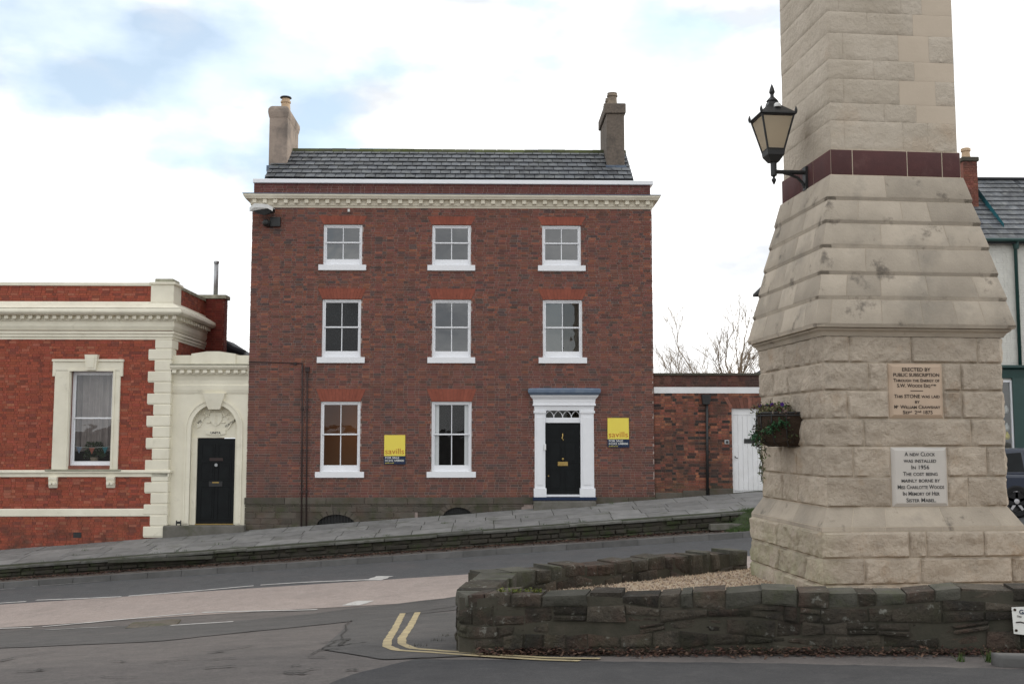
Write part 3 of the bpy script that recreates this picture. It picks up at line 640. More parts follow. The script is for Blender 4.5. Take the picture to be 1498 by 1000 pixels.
# ------------------------------------------------------------------ the three storey house
HX0, HX1 = -7.2, 4.98
house = thing('brick_house', (-1.1, H, 1.6), 'three storey red brown brick house with slate roof, two chimneys and white sash windows', 'house')
wins = []
for (cols, v0, v1, vm, s1) in [(((473, 530), (632, 689), (793, 850)), 329, 389, 355, 396), (((471, 528), (632, 689), (794, 852)), 438, 523.5, 478.5, 531), (((468.5, 527), (631, 690)), 587, 690.5, 635, 698)]:
    for (u0, u1) in cols: wins.append((hx(u0, (v0+v1)/2), hx(u1, (v0+v1)/2), hz(v1), hz(v0), hz(vm), hz(s1)))
zc0, zc1 = hz(305), hz(287)                      # cornice
zpl = hz(727)
dx0, dx1, dz0, dz1 = hx(782, 660), hx(868.5, 660), hz(730), hz(577)
ddx0, ddx1 = hx(797.5, 660), hx(849, 660)
holes = [(a, b, c-.02, d) for a, b, c, d, e, f in wins]
base = [(hx(463, 765), hx(521, 765), hz(770), hz(752)), (hx(648, 750), hx(692, 750), hz(757), hz(742))]
mb = MB(); wall_open(mb, HX0, HX1, .6, zc1+.05, H, holes+[(ddx0, ddx1, hz(726), hz(598))]+[(a, b, c-.3, d) for a, b, c, d in base])
BY = 36.6
mb.quad((HX0, BY, .6), (HX0, H, .6), (HX0, H, zc1+.05), (HX0, BY, zc1+.05)); mb.quad((HX1, H, .6), (HX1, BY, .6), (HX1, BY, zc1+.05), (HX1, H, zc1+.05)); mb.quad((HX1, BY, .6), (HX0, BY, .6), (HX0, BY, zc1+.05), (HX1, BY, zc1+.05))
mb.build('wall', 'mortar', house)
L = HX1-HX0
bh = [(a-HX0, b-HX0, c-.1, d) for a, b, c, d in holes]+[(dx0-HX0, dx1-HX0, 0, dz1)]
mb = brickwork(MB(), (HX0, H), (1, 0), (0, -1), L, zpl, zc0+.02, house_pal, bh)
brickwork(mb, (HX0, BY), (0, -1), (-1, 0), BY-H, zpl, zc0, house_pal); brickwork(mb, (HX1, H), (0, 1), (1, 0), BY-H, zpl, zc0, house_pal)
zp0, zp1 = hz(288), hz(269.5)
brickwork(mb, (HX0+.02, H+.02), (1, 0), (0, -1), L-.04, zp0, zp1, lambda: shade((.170, .066, .058), .18))
mb.build('brick', 'brick', house, kind='stuff')
part_box('parapet', 'mortar', house, HX0+.02, HX1-.02, H+.02, H+.30, zp0-.1, zp1)
bevel(MB().box(hx(370.5, 267), hx(955, 267), H-.07, H+.36, zp1, hz(263.5)).build('parapet_coping', 'white', house), .012)
# cornice with dentils
prof = [(-.02, zc1), (.235, zc1), (.25, zc1-.05), (.21, zc1-.11), (.20, zc1-.135), (.06, zc1-.14), (.06, zc0+.07), (.035, zc0+.055), (.02, zc0), (-.02, zc0)]
cor = moulding([(HX0, H+.9), (HX0, H), (HX1, H), (HX1, H+.9)], prof).build('cornice', 'stonecream', house)
nd = 39
me0 = None
for i in range(nd):
    x = hx(366, 297)+(hx(954, 297)-hx(366, 297))*(i+.5)/nd
    if me0 is None:
        d0 = bevel(MB().box(-.062, .062, -.155, -.05, zc1-.27, zc1-.141).build('dentil', 'stonecream'), .008); me0 = d0.data
        o = d0
    else: o = d0.copy(); C.objects.link(o)
    o.parent = cor; o.location = Vector((x, H, 0))-house.location
part_box('lead_flashing', 'lead', house, HX0-.27, HX1+.27, H-.262, H+.02, zc1+.001, zc1+.018)
# windows with flat arches and sills
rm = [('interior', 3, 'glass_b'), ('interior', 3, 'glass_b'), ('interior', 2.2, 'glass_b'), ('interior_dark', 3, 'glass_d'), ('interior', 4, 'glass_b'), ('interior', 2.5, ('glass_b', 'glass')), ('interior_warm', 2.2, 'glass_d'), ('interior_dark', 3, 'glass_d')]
for i, (a, b, c, d, m, s) in enumerate(wins):
    w = sash_window(house, a, b, c, d, m, H, rm[i][2])
    sl_ = MB().box(a-.13, b+.13, H-.065, H+.05, s, c+.02); sl_.build('sill', 'white', w); bevel(bpy.context.scene.objects[-1] if False else w.children[-1], .008)
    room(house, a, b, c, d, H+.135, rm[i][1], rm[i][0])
    ah = (.26, .33, .38)[0 if i < 3 else 1 if i < 6 else 2]; nv = 13; fl = .15
    lin = MB().box(a-.02, b+.02, H-.004, H+.1, d, d+ah*.97).build('flat_arch', 'red_mortar', house)
    for k in range(nv):
        t0, t1 = k/nv, (k+1)/nv
        q = [(lerp(a, b, t0)+.003, H-.018, d+.002), (lerp(a, b, t1)-.003, H-.018, d+.002), (lerp(a-fl, b+fl, t1)-.003, H-.018, d+ah), (lerp(a-fl, b+fl, t0)+.003, H-.018, d+ah)]
        MB().hexa(q, (0, .02, 0)).build('brick', 'arch', lin)
# folded shutters of the middle ground floor window, pale blind behind the top windows
a, b, c, d, m, s = wins[7]
for q, t in ((a+.06, a+.22), (b-.22, b-.06)):
    sh = part_box('shutter', 'white', house, q, t, H+.16, H+.20, c, d)
    for e in range(3): part_box('panel', 'white', sh, q+.03, t-.03, H+.150, H+.165, lerp(c, d, .05+.32*e), lerp(c, d, .31+.32*e))
a, b, c, d, m, s = wins[6]
lamp = bpy.data.lights.new('table_lamp_light', 'POINT'); lamp.energy = 9; lamp.color = (1, .52, .18); lamp.shadow_soft_size = .1
lo = bpy.data.objects.new('table_lamp_light', lamp); C.objects.link(lo); lo.location = (b+.15, H+1.3, d-.75)
tl = thing('table_lamp', (b+.1, H+1.5, c-.2), 'small lit lamp inside the ground floor window beside the drain pipes', 'lamp')
MB().lathe([(.10, 0), (.09, .02), (.02, .04), (.02, .3)], (b+.1, H+1.5, c-.2), 12).build('lamp_base', 'brass', tl); MB().lathe([(.16, .3), (.09, .52)], (b+.1, H+1.5, c-.2), 14).build('lamp_shade', 'frosted', tl)
# plinth: band course and stones below, each its own
x = HX0-.05
while x < HX1:
    l = random.uniform(.8, 1.5); e = min(x+l, HX1+.02)
    if e-x > .1 and not (x > dx0-.05 and e < dx1+.05):
        for p, q in ([(x, e)] if (e < dx0 or x > dx1) else [(x, dx0-.01)] if x < dx0-.1 else [(dx1+.01, e)]):
            if q-p > .08: bevel(MB().hexa([(p+.004, H-.055, zpl-.2), (q-.004, H-.055, zpl-.2), (q-.004, H-.055, zpl), (p+.004, H-.055, zpl)], (0, .07, 0)).build('plinth_stone', 'plinth', house), .01)
    x = e
zb = .9
while zb < zpl-.21:
    h = min(random.uniform(.13, .2), zpl-.205-zb); x = HX0-.04; 
    if zpl-.205-zb-h < .06: h = zpl-.205-zb
    while x < HX1:
        l = random.uniform(.3, .75); e = min(x+l, HX1)
        sk = any(e > b0-.12 and x < b1+.12 and zb < b3+.02 and zb+h > b2-.4 for b0, b1, b2, b3 in base) or zb+h < pave(x, H)-.1 or (e > dx0 and x < dx1)
        if not sk and e-x > .06:
            MB().block([(x, H-.03, zb), (e, H-.03, zb), (e, H-.03, zb+h), (x, H-.03, zb+h)], (0, .05, 0), .012, 2, 1, .014, rim=.015).build('plinth_stone', 'plinth', house)
        x = e
    zb += h
for (a, b, c, d) in base:                          # half round cellar openings with iron bars
    f = arch_face(MB(), a-.75, b+.75, c-.5, d+.19, a, b, c, d-c, H-.022, .2).build('cellar_arch', 'plinth', house)
    for k in range(11):
        t0, t1 = math.pi*k/11, math.pi*(k+1)/11; cx, rw_, rh = (a+b)/2, (b-a)/2, d-c
        P = lambda t, s: (cx-(rw_+s)*math.cos(t), H-.04, c+(rh+s)*math.sin(t))
        MB().hexa([P(t0+.02, .01), P(t1-.02, .01), P(t1-.02, .17), P(t0+.02, .17)], (0, .03, 0)).build('arch_stone', 'plinth', f)
    m = MB().box(a-.05, b+.05, H+.16, H+.20, c-.45, d+.05); m.build('cellar_back', 'iron', f)
    m = MB()
    for k in range(1, 13): x = lerp(a, b, k/13); m.box(x-.011, x+.011, H+.05, H+.07, c-.45, d)
    m.build('cellar_grille', 'iron', f)
# front door, surround, fanlight
zt = hz(724.5); zd = hz(618); zf0, zf1 = hz(612), hz(597.5)
ds = MB(); ds.box(dx0, ddx0, H-.10, H+.05, zt-.04, hz(600)); ds.box(ddx1, dx1, H-.10, H+.05, zt-.04, hz(600)); ds = ds.build('door_surround', 'white', house); bevel(ds, .008)
for p0, p1 in ((dx0, ddx0), (ddx1, dx1)):
    part_box('pilaster_base', 'white', ds, p0-.03, p1+.03, H-.13, H+.02, zt-.05, zt+.22)
    part_box('pilaster_panel', 'white', ds, p0+.07, p1-.07, H-.118, H-.09, zt+.32, hz(610))
    part_box('capital', 'white', ds, p0-.03, p1+.03, H-.135, H+.02, hz(604), hz(600.5))
moulding([(dx0, H+.05), (dx0, H-.10), (dx1, H-.10), (dx1, H+.05)], [(-.3, hz(578)), (.14, hz(578)), (.12, hz(580)), (.05, hz(584)), (.04, hz(590)), (.06, hz(591)), (.06, hz(593)), (.015, hz(594)), (.0, hz(600.2)), (-.3, hz(600.2))]).build('entablature', 'white', ds)
moulding([(dx0-.08, H+.02), (dx0-.08, H-.16), (dx1+.08, H-.16), (dx1+.08, H+.02)], [(-.4, hz(566)), (.08, hz(568)), (.12, hz(570)), (.12, hz(574)), (.06, hz(577.5)), (-.4, hz(577.5))]).build('hood', 'lead', ds)
fr = MB().box(ddx0, ddx1, H-.03, H+.06, zd, zf0); frame_boxes(fr, ddx0, ddx1, zf0, zf1, .03, H-.02, H+.06); fl_ = fr.build('fanlight', 'white', house)
mb = MB(); wq = (ddx1-ddx0)/4; rr_ = wq*1.02; hh = zf1-zf0-.03
for k in range(-1, 4):                            # interlaced arches of the glazing bars
    cx = ddx0+wq*(k+1); pts = [(cx-rr_*math.cos(t), H+.01, zf0+.01+(hh*.96)*math.sin(t)) for t in [math.pi*j/16 for j in range(17)]]
    run = [p for p in pts if ddx0-.01 < p[0] < ddx1+.01]
    if len(run) > 1: mb.tube(run, .013, 5)
mb.build('glazing_bar', 'white', fl_); MB().quad((ddx0, H+.03, zf0), (ddx1, H+.03, zf0), (ddx1, H+.03, zf1), (ddx0, H+.03, zf1)).build('pane', 'glass_d', fl_)
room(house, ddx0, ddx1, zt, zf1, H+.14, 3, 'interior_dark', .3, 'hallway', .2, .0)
door = panel_door(house, ddx0+.003, ddx1-.003, zt+.03, zd, H+.03, 'black', [(.06, .36), (.44, .74), (.80, .93)])
dm = (ddx0+ddx1)/2
MB().box(dm-.15, dm+.15, H+.005, H+.03, hz(681), hz(675)).build('letter_plate', 'brass', door); MB().lathe([(0, -.09), (.03, -.085), (.035, -.06), (.015, -.04), (.02, 0)], (dm, H+.03, hz(671)), 12, 'y').build('door_knob', 'brass', door)
MB().tube([(dm, H+.01, hz(634)), (dm, H-.01, hz(637)), (dm-.02, H-.02, hz(641)), (dm+.02, H-.02, hz(643)), (dm, H, hz(643.5))], .016, 6).build('knocker', 'brass', door)
MB().lathe([(0, -.03), (.018, -.028), (.02, 0)], (ddx0+.1, H+.03, hz(696)), 10, 'y').build('keyhole_cover', 'brass', door)
part_box('threshold', 'white', house, ddx0, ddx1, H-.09, H+.05, zt-.03, zt+.03)
part_box('sill_board', 'navy', house, dx0-.06, dx1+.06, H-.17, H-.002, hz(731), zt-.042)
bevel(MB().box(hx(780, 735), hx(870, 735), H-.42, H-.003, pave(2, H)-.25, hz(732)).build('doorstep', 'stepstone', house), .02, 2)
bevel(part_box('bell_box', 'whiteworn', house, ddx0-.05, ddx0+.02, H-.14, H-.10, hz(658), hz(649)), .005)
# drain pipes, cables, small fittings
for u, v0 in ((443, 531), (450, 539)):
    p = MB().tube([(hx(u, v0), H-.05, hz(v0)), (hx(u-1.5, 770), H-.07, pave(hx(u), H)-.02)], .022, 8).build('drain_pipe', 'pipe', house, smooth=True)
    for v in (600, 660, 720): MB().lathe([(.036, 0), (.036, .06)], (hx(u-.8, v), H-.06, hz(v)), 8).build('pipe_collar', 'pipe', p)
MB().tube([(HX0, H-.025, hz(529.5)), (hx(443, 530), H-.025, hz(531.5))], .016, 6).build('cable', 'pipe', house)
part_box('junction_box', 'pipe', house, hx(447), hx(453), H-.08, H-.01, hz(544), hz(537)); part_box('junction_box', 'pipe', house, hx(430), hx(434), H-.06, H-.01, hz(534), hz(530))
part_box('vent', 'lampwhite', house, hx(509, 309), hx(512, 309), H-.07, H, hz(311), hz(307))
# roof
ey, ez = H+.40, at(661, 261, H+.40).z
ry, rz_ = 34.0, at(661, 221, 34.0).z
rx0, rx1 = at(387, 262, ey).x, at(927, 262, ey).x
sn = Vector((0, -(rz_-ez), (ry-ey))).normalized(); up = Vector((0, ry-ey, rz_-ez)); SL = up.length; up.normalize()
mb = MB().hexa([(rx0, ey, ez-.02), (rx1, ey, ez-.02), (rx1, ry, rz_-.02), (rx0, ry, rz_-.02)], (0, 0, -.1))
mb.hexa([(rx1, 2*ry-ey+1, ez-.6), (rx0, 2*ry-ey+1, ez-.6), (rx0, ry, rz_-.02), (rx1, ry, rz_-.02)], (0, 0, -.1))
for xx, s in ((rx0, 1), (rx1, -1)): mb.prism([(H+.3, zc1-.2), (H+.4, ez-.05), (ry, rz_-.08), (2*ry-ey+1, ez-.65), (36.5, zc1-.2)], 'x', xx+s*.02, xx+s*.25)
roof = mb.build('roof', 'slatebase', house)
part_box('roof_gutter', 'lead', roof, HX0+.05, HX1-.05, H+.29, BY, zc1-.15, zc1+.04)
nr = 7
for r in range(nr):
    a0, a1 = SL*r/nr-.03, SL*(r+1)/nr+.05; x = rx0-(.155 if r % 2 else 0)
    while x < rx1-.01:
        p, q = max(rx0, x)+.010, min(rx1, x+.31)-.010; x += .31
        if q-p < .05: continue
        o = Vector((0, ey, ez)); j = random.uniform(-.008, .008)
        w = [o+up*(a0+j)+sn*.05, o+up*(a0+j)+sn*.05, o+up*a1+sn*.006, o+up*a1+sn*.006]
        tl_ = random.uniform(-.003, .003)
        qd = [Vector((p, w[0].y, w[0].z+tl_)), Vector((q, w[1].y, w[1].z-tl_)), Vector((q, w[2].y, w[2].z)), Vector((p, w[3].y, w[3].z))]
        MB().hexa(qd, -sn*.011).build('slate', 'slate', roof)
x = rx0
while x < rx1:
    l = min(.45, rx1-x); h = random.uniform(0, .012)
    MB().prism([(ry-.17, rz_-.10+h), (ry-.13, rz_-.04+h), (ry-.05, rz_+.045+h), (ry+.05, rz_+.045+h), (ry+.13, rz_-.04+h), (ry+.17, rz_-.10+h)], 'x', x+.004, x+l-.004).build('ridge_tile', 'ridge', roof); x += .45
# chimneys
def chimney(u0, u1, vt, D0, D1, mat, cap, lab):
    a, b = at(u0, 200, D0).x, at(u1, 200, D0).x; zt_ = at(u0, vt, D0).z; m = MB()
    if cap == 'round':
        n = MB(); rings = [(0, ez-.4), (0, zt_-.42), (-.02, zt_-.36), (-.045, zt_-.22), (-.04, zt_-.12), (.0, zt_-.05), (.06, zt_)]
        vs, fs = [], []
        for o, z in rings: vs += [(a+o, D0+o, z), (b-o, D0+o, z), (b-o, D1-o, z), (a+o, D1-o, z)]
        for i in range(len(rings)-1): fs += [(i*4+j, i*4+(j+1) % 4, (i+1)*4+(j+1) % 4, (i+1)*4+j) for j in range(4)]
        fs.append(tuple(len(vs)-4+j for j in range(4))); m.add(vs, fs); c = m.build('chimney', mat, house); bevel(c, .03, 2)
    else:
        m.box(a, b, D0, D1, ez-.4, zt_-.33); c = m.build('chimney', mat, house); bevel(c, .025, 2)
        bevel(MB().box(a-.06, b+.05, D0-.06, D1+.06, zt_-.33, zt_).build('chimney_cap', mat, c), .03, 2)
    part_box('lead_apron', 'lead', c, a-.04, b+.04, D0-.10, D0+.05, at(u0, 246, D0).z-.12, at(u0, 243, D0).z)
    return c, (a+b)/2, zt_
c1, cx, zt_ = chimney(393.5, 420.5, 154, 33.0, 34.9, 'render_l', 'round', '')
pt = MB().lathe([(.155, -.05), (.14, .18), (.165, .2), (.165, .25), (.13, .26), (.13, .34)], (cx+.14, 33.4, zt_), 16).build('chimney_pot', 'pot', c1, smooth=False)
MB().lathe([(.10, .33), (.10, .36), (.19, .365), (.17, .40), (.0, .42)], (cx+.14, 33.4, zt_), 14).build('cowl', 'iron', pt)
c2, cx, zt_ = chimney(887.5, 913.5, 151.5, 33.0, 34.9, 'render_r', 'slab', '')
for k in range(3): MB().lathe([(.19, -.04), (.15, .16), (.145, .30), (.175, .32), (.175, .36), (.155, .38), (.165, .43), (.14, .44)], (cx-.06, 33.3+.55*k, zt_), 16).build('chimney_pot', 'potd', c2)

# signs on the front, floodlight under the cornice
def for_sale(u0, u1, v0, vs, v1, lab):
    a, b, z0, zs, z1 = hx(u0, v0), hx(u1, v0), hz(v1), hz(vs), hz(v0); w = b-a; y = H-.045
    t = thing('for_sale_sign', ((a+b)/2, y, z0), lab, 'sign', 'agent boards on the brick front')
    part_box('board', 'yellow', t, a, b, y, y+.03, zs, z1); part_box('lower_board', 'navy', t, a-.005, b+.01, y-.002, y+.03, z0, zs)
    text('savills', 'orange', t, ((a+b)/2, y-.004, zs+.06), .24, width=w*.90)
    hh = zs-z0
    text('FOR SALE', 'signwhite', t, (a+.03, y-.006, zs-hh*.33), .088, align='LEFT', width=w*.66, bold=.001)
    text('01242 548000', 'signwhite', t, (a+.03, y-.006, zs-hh*.67), .082, align='LEFT', width=w*.90, bold=.001)
    text('savills.co.uk', 'yellow', t, (a+.03, y-.006, zs-hh*.92), .06, align='LEFT', width=w*.42)
for_sale(562.5, 593, 636, 666.5, 678.5, 'yellow and navy for sale board between the two ground floor windows')
for_sale(888.5, 919.5, 611, 642, 654, 'yellow and navy for sale board to the right of the front door')
fl = thing('floodlight', (hx(402, 325), H-.05, hz(334)), 'white topped black floodlight fixed under the cornice at the house corner', 'light')
part_box('wall_box', 'iron', fl, hx(396, 325), hx(411, 325), H-.13, H-.005, hz(333), hz(320))
MB().lathe([(0, -.32), (.07, -.30), (.11, -.22), (.12, -.10), (.10, 0)], (hx(391.5, 330), H-.02, hz(329)), 14, 'y').build('sensor', 'iron', fl)
A, B = hx(371, 310), hx(403.5, 310)
vs = [(A, H-.55, hz(311.5)), (A+.16, H-.6, hz(306)), (B-.15, H-.52, hz(306.5)), (B, H-.45, hz(310)), (B, H-.15, hz(309)), (A+.2, H-.15, hz(305.5))]
lo_ = [(A, H-.55, hz(312.5)), (A+.2, H-.52, hz(318)), (B-.25, H-.46, hz(321)), (B, H-.42, hz(315)), (B, H-.15, hz(314)), (A+.25, H-.15, hz(316))]
m = MB(); m.add(vs+lo_, [(0, 1, 2, 3, 4, 5)]+[(i, (i+1) % 6, (i+1) % 6+6, i+6) for i in range(6)]+[(11, 10, 9, 8, 7, 6)]); hd = m.build('lamp_head', 'iron', fl, fix=True)
m = MB(); m.add([(p[0], p[1]-.01, p[2]+.02) for p in vs]+[(p[0], p[1]-.012, p[2]-.10) for p in vs], [(0, 1, 2, 3, 4, 5), (11, 10, 9, 8, 7, 6)]+[(i, (i+1) % 6, (i+1) % 6+6, i+6) for i in range(6)]); m.build('lamp_cover', 'lampwhite', hd, fix=True)

# ------------------------------------------------------------------ the low red brick building on the left
LB = 31.6
def lx(u, v=600): return at(u, v, LB).x
def lz(v, u=130): return at(u, v, LB).z
lb = thing('red_brick_building', (-12, LB, 1.0), 'single storey bright red brick building with cream quoins and heavy cream cornice', 'building')
CX = lx(250.5, 510); X0 = -24.0; CHY = 35.2
wx0, wx1, wz0, wz1 = lx(102, 610), lx(164.5, 610), lz(681), lz(543)
hol = [(wx0, wx1, wz0, wz1)]
mb = wall_open(MB(), X0, CX, -.2, lz(419), LB, hol, .25)
mb.quad((CX, LB, -.2), (CX, 35.6, -.2), (CX, 35.6, lz(419)), (CX, LB, lz(419))); mb.quad((X0, 35.6, -.2), (X0, LB, -.2), (X0, LB, lz(419)), (X0, 35.6, lz(419))); mb.quad((X0, LB+.3, lz(445)), (CX, LB+.3, lz(445)), (CX, 35.6, lz(445)), (X0, 35.6, lz(445)))
mb.build('wall', 'red_mortar', lb)
hs = [(wx0-X0-.1, wx1-X0+.1, wz0-.1, wz1+.1)]
mb = MB(); zA, zB = lz(690), lz(495)
for za, zb_ in ((0.0, lz(755)), (lz(744), lz(696)), (zA, zB), (lz(443), lz(418))):
    brickwork(mb, (X0, LB), (1, 0), (0, -1), CX-X0-.02, za, zb_, red_pal, hs, gauge=.078, joint=.008)
    brickwork(mb, (CX, LB), (0, 1), (1, 0), 3.8, max(za, 4.5), max(zb_, 4.6), red_pal, gauge=.078, joint=.008) if zb_ > 5 else None
mb.build('brick', 'red_brick', lb, kind='stuff')
part_box('parapet_coping', 'cream', lb, X0, lx(222, 415), LB-.05, LB+.32, lz(418), lz(413.5))
MB().box(CX-.30, CX+.035, LB+.75, CHY, lz(418), lz(413.5)).build('parapet_coping', 'cream_cap', lb)
path = [(X0, LB), (CX, LB), (CX, CHY+.3)]
zt_ = lz(453)
corn = moulding(path, [(-.05, zt_+.01), (.36, zt_), (.38, zt_-.06), (.38, zt_-.11), (.33, zt_-.17), (.26, zt_-.19), (.12, zt_-.20), (.12, zt_-.33), (.09, zt_-.36), (.10, zt_-.50), (.06, zt_-.60), (.05, zt_-.62), (-.05, zt_-.62)]).build('cornice', 'cream', lb)
moulding(path, [(-.05, lz(441)), (.02, lz(441)), (.05, lz(444)), (.33, zt_+.02), (-.05, zt_+.02)]).build('weathering', 'cream', corn)
moulding(path, [(-.05, lz(484.5)), (.09, lz(484.5)), (.09, lz(488)), (.06, lz(489)), (.06, lz(492.5)), (.03, lz(493.5)), (.03, lz(496.5)), (-.05, lz(496.5))]).build('architrave', 'cream', lb)
me0 = None
def dentil_row(parent, n, p0, p1, size, mat, loc0):
    d0 = None
    for i in range(n):
        p = Vector(p0).lerp(Vector(p1), (i+.5)/n)
        if d0 is None: d0 = o = MB().box(-size[0]/2, size[0]/2, -size[1], .02, -size[2], 0).build('dentil', mat)
        else: o = d0.copy(); C.objects.link(o)
        o.parent = parent; o.location = p-loc0
        if abs(p1[1]-p0[1]) > abs(p1[0]-p0[0]): o.rotation_euler[2] = math.pi/2
dentil_row(corn, 46, (CX-10.6, LB-.12, zt_-.195), (CX+.25, LB-.12, zt_-.195), (.11, .12, .10), 'cream', lb.location)
dentil_row(corn, 14, (CX+.12, LB+.05, zt_-.195), (CX+.12, CHY+.2, zt_-.195), (.11, .12, .10), 'cream', lb.location)
# corner pier of the parapet
pr = MB().box(lx(221.5, 430), CX+.04, LB-.045, LB+.72, lz(442), lz(416)).build('corner_pier', 'cream', lb)
bevel(MB().box(lx(219.5, 430), CX+.09, LB-.09, LB+.78, lz(416), lz(412.5)).build('pier_moulding', 'cream', pr), .01); bevel(MB().box(lx(226, 430), CX+.0, LB-.0, LB+.68, lz(412.5), lz(407)).build('pier_cap', 'cream_cap', pr), .02)
# quoins
nq = 18
for k in range(nq):
    v0, v1 = lerp(494, 785, k/nq), lerp(494, 785, (k+1)/nq); w = .66 if k % 2 else .47; z0, z1 = lz(v1, 230), lz(v0, 230)
    if k == 0: z1 = lz(496.5, 230)
    bevel(MB().box(CX-w, CX+.035, LB-.05, LB+(.42 if k % 2 else .6), z0+.012, z1-.012).build('quoin', 'cream', lb), .02, 2)
    part_box('quoin_joint', 'cream', lb, CX-w+.02, CX+.02, LB-.03, LB+.35, z0-.012, z0+.012)
for v0, v1, nm, o in ((687, 692, 'string_course', .10), (743.5, 755, 'plinth_band', .035)):
    moulding([(X0, LB), (CX+.01, LB), (CX+.01, LB+.14)], [(-.02, lz(v0)), (o*.7, lz(v0)), (o, lz(v0)-.03), (o, lz(v1)+.02), (o*.6, lz(v1)), (.05 if o > .05 else .03, lz(v1)-.0), (.05 if o > .05 else .03, lz(v1 if o < .05 else 697)), (-.02, lz(v1 if o < .05 else 697))]).build(nm, 'cream', lb)
part_box('sill_capping', 'cream_cap', lb, lx(68, 688), lx(178, 688), LB-.125, LB, lz(688.5), lz(686))
# moulded window
sx0, sx1 = lx(79.5, 600), lx(175.5, 600)
sr = MB(); sr.box(sx0, wx0+.01, LB-.07, LB+.06, lz(690), lz(541)); sr.box(wx1-.01, sx1, LB-.07, LB+.06, lz(690), lz(541)); sr.box(sx0, sx1, LB-.07, LB+.06, lz(543), lz(528)); sr = sr.build('window_surround', 'cream', lb); bevel(sr, .015)
sr2 = MB(); sr2.box(sx0-.07, sx0+.02, LB-.08, LB, lz(550.5), lz(528)); sr2.box(sx1-.02, sx1+.07, LB-.08, LB, lz(550.5), lz(528)); sr2.box(sx0-.09, sx1+.09, LB-.11, LB, lz(529), lz(525.5)); bevel(sr2.build('architrave_ear', 'cream', sr), .01)
sr3 = frame_boxes(MB(), wx0-.07, wx1+.07, lz(690), lz(540.5), .05, LB-.095, LB, tb=.01); sr3.build('inner_moulding', 'cream', sr)
kx = (wx0+wx1)/2
MB().hexa([(kx-.14, LB-.17, lz(541.5)), (kx+.14, LB-.17, lz(541.5)), (kx+.19, LB-.19, lz(519)), (kx-.19, LB-.19, lz(519))], (0, .2, 0)).build('keystone', 'cream', sr)
MB().hexa([(kx-.085, LB-.19, lz(538)), (kx+.085, LB-.19, lz(538)), (kx+.12, LB-.205, lz(523)), (kx-.12, LB-.205, lz(523))], (0, .03, 0)).build('keystone_panel', 'cream', sr)
for u in (79, 163):
    x = lx(u, 705); m = MB().prism([(LB-.13, lz(697)), (LB-.13, lz(700)), (LB-.10, lz(704)), (LB-.11, lz(708)), (LB-.06, lz(713)), (LB, lz(713)), (LB, lz(697))], 'x', x-.12, x+.12); cb = m.build('corbel', 'cream', lb, fix=True)
    m = MB()
    for k in (-1, 1): m.lathe([(.045, -.06), (.045, 0)], (x+k*.055, LB-.10, lz(706)), 10, 'y')
    m.build('corbel_scroll', 'cream', cb)
w = sash_window(lb, wx0, wx1, wz0, wz1, lz(611), LB+.10, 'glass', bar=False, botr=.09)
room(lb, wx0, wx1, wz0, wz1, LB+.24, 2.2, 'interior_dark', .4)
cn = MB(); xs_ = frange(wx0, wx1, .035)
for a, b in zip(xs_, xs_[1:]):
    f = lambda x: LB+.55+.05*math.sin(x*34)+.02*math.sin(x*13)
    cn.quad((a, f(a), lz(660)), (b, f(b), lz(660)), (b, f(b), wz1+.2), (a, f(a), wz1+.2))
cn.build('curtain', 'curtain', lb, smooth=True)
part_box('window_ledge', 'interior', lb, wx0, wx1, LB+.245, LB+.5, lz(679), lz(677))
vp = thing('potted_plant', ((wx0+wx1)/2, LB+.36, lz(677)), 'dark bushy pot plant standing on the ledge inside the cream framed window', 'plant')
m = MB(); rp = random.Random(3)
for k in range(520):
    a, h = rp.uniform(0, 6.28), rp.uniform(.0, 1); r = .40*math.sqrt(rp.random())*(1-.35*h); c = Vector(((wx0+wx1)/2+r*math.cos(a), LB+.39+.09*math.sin(a)*r/.4, lz(676)+.12+h*.48))
    d = Vector((rp.uniform(-1, 1), rp.uniform(-1, 1), rp.uniform(-.2, 1)))*.05; e = Vector((rp.uniform(-1, 1), rp.uniform(-.5, .5), rp.uniform(-1, 1)))*.022
    m.quad(c-d, c+e, c+d, c-e, (rp.uniform(.012, .03), rp.uniform(.03, .06), .012))
m.build('foliage', 'green', vp); MB().lathe([(.09, 0), (.12, .16), (.10, .16)], ((wx0+wx1)/2, LB+.37, lz(676.8)), 14).build('pot', 'potd', vp)
bu = thing('bunting', ((wx0+wx1)/2, LB+.27, lz(655)), 'short string of triangular flags hung across the window in front of the pot plant', 'bunting')
MB().tube([(lerp(wx0, wx1, k/8), LB+.255, lz(652)-.05*math.sin(math.pi*k/8)) for k in range(9)], .004, 4).build('string', 'signwhite', bu)
for k, mt in ((.17, 'lead'), (.47, 'arch'), (.78, 'teal_paint')):
    x = lerp(wx0, wx1, k); z = lz(652)-.05*math.sin(math.pi*k); MB().prism([(x-.09, z), (x+.09, z), (x, z-.2)], 'y', LB+.252, LB+.256).build('flag', mt, bu)
part_box('air_brick', 'iron', lb, lx(107.5, 782), lx(119, 782), LB-.018, LB+.01, lz(786), lz(778))
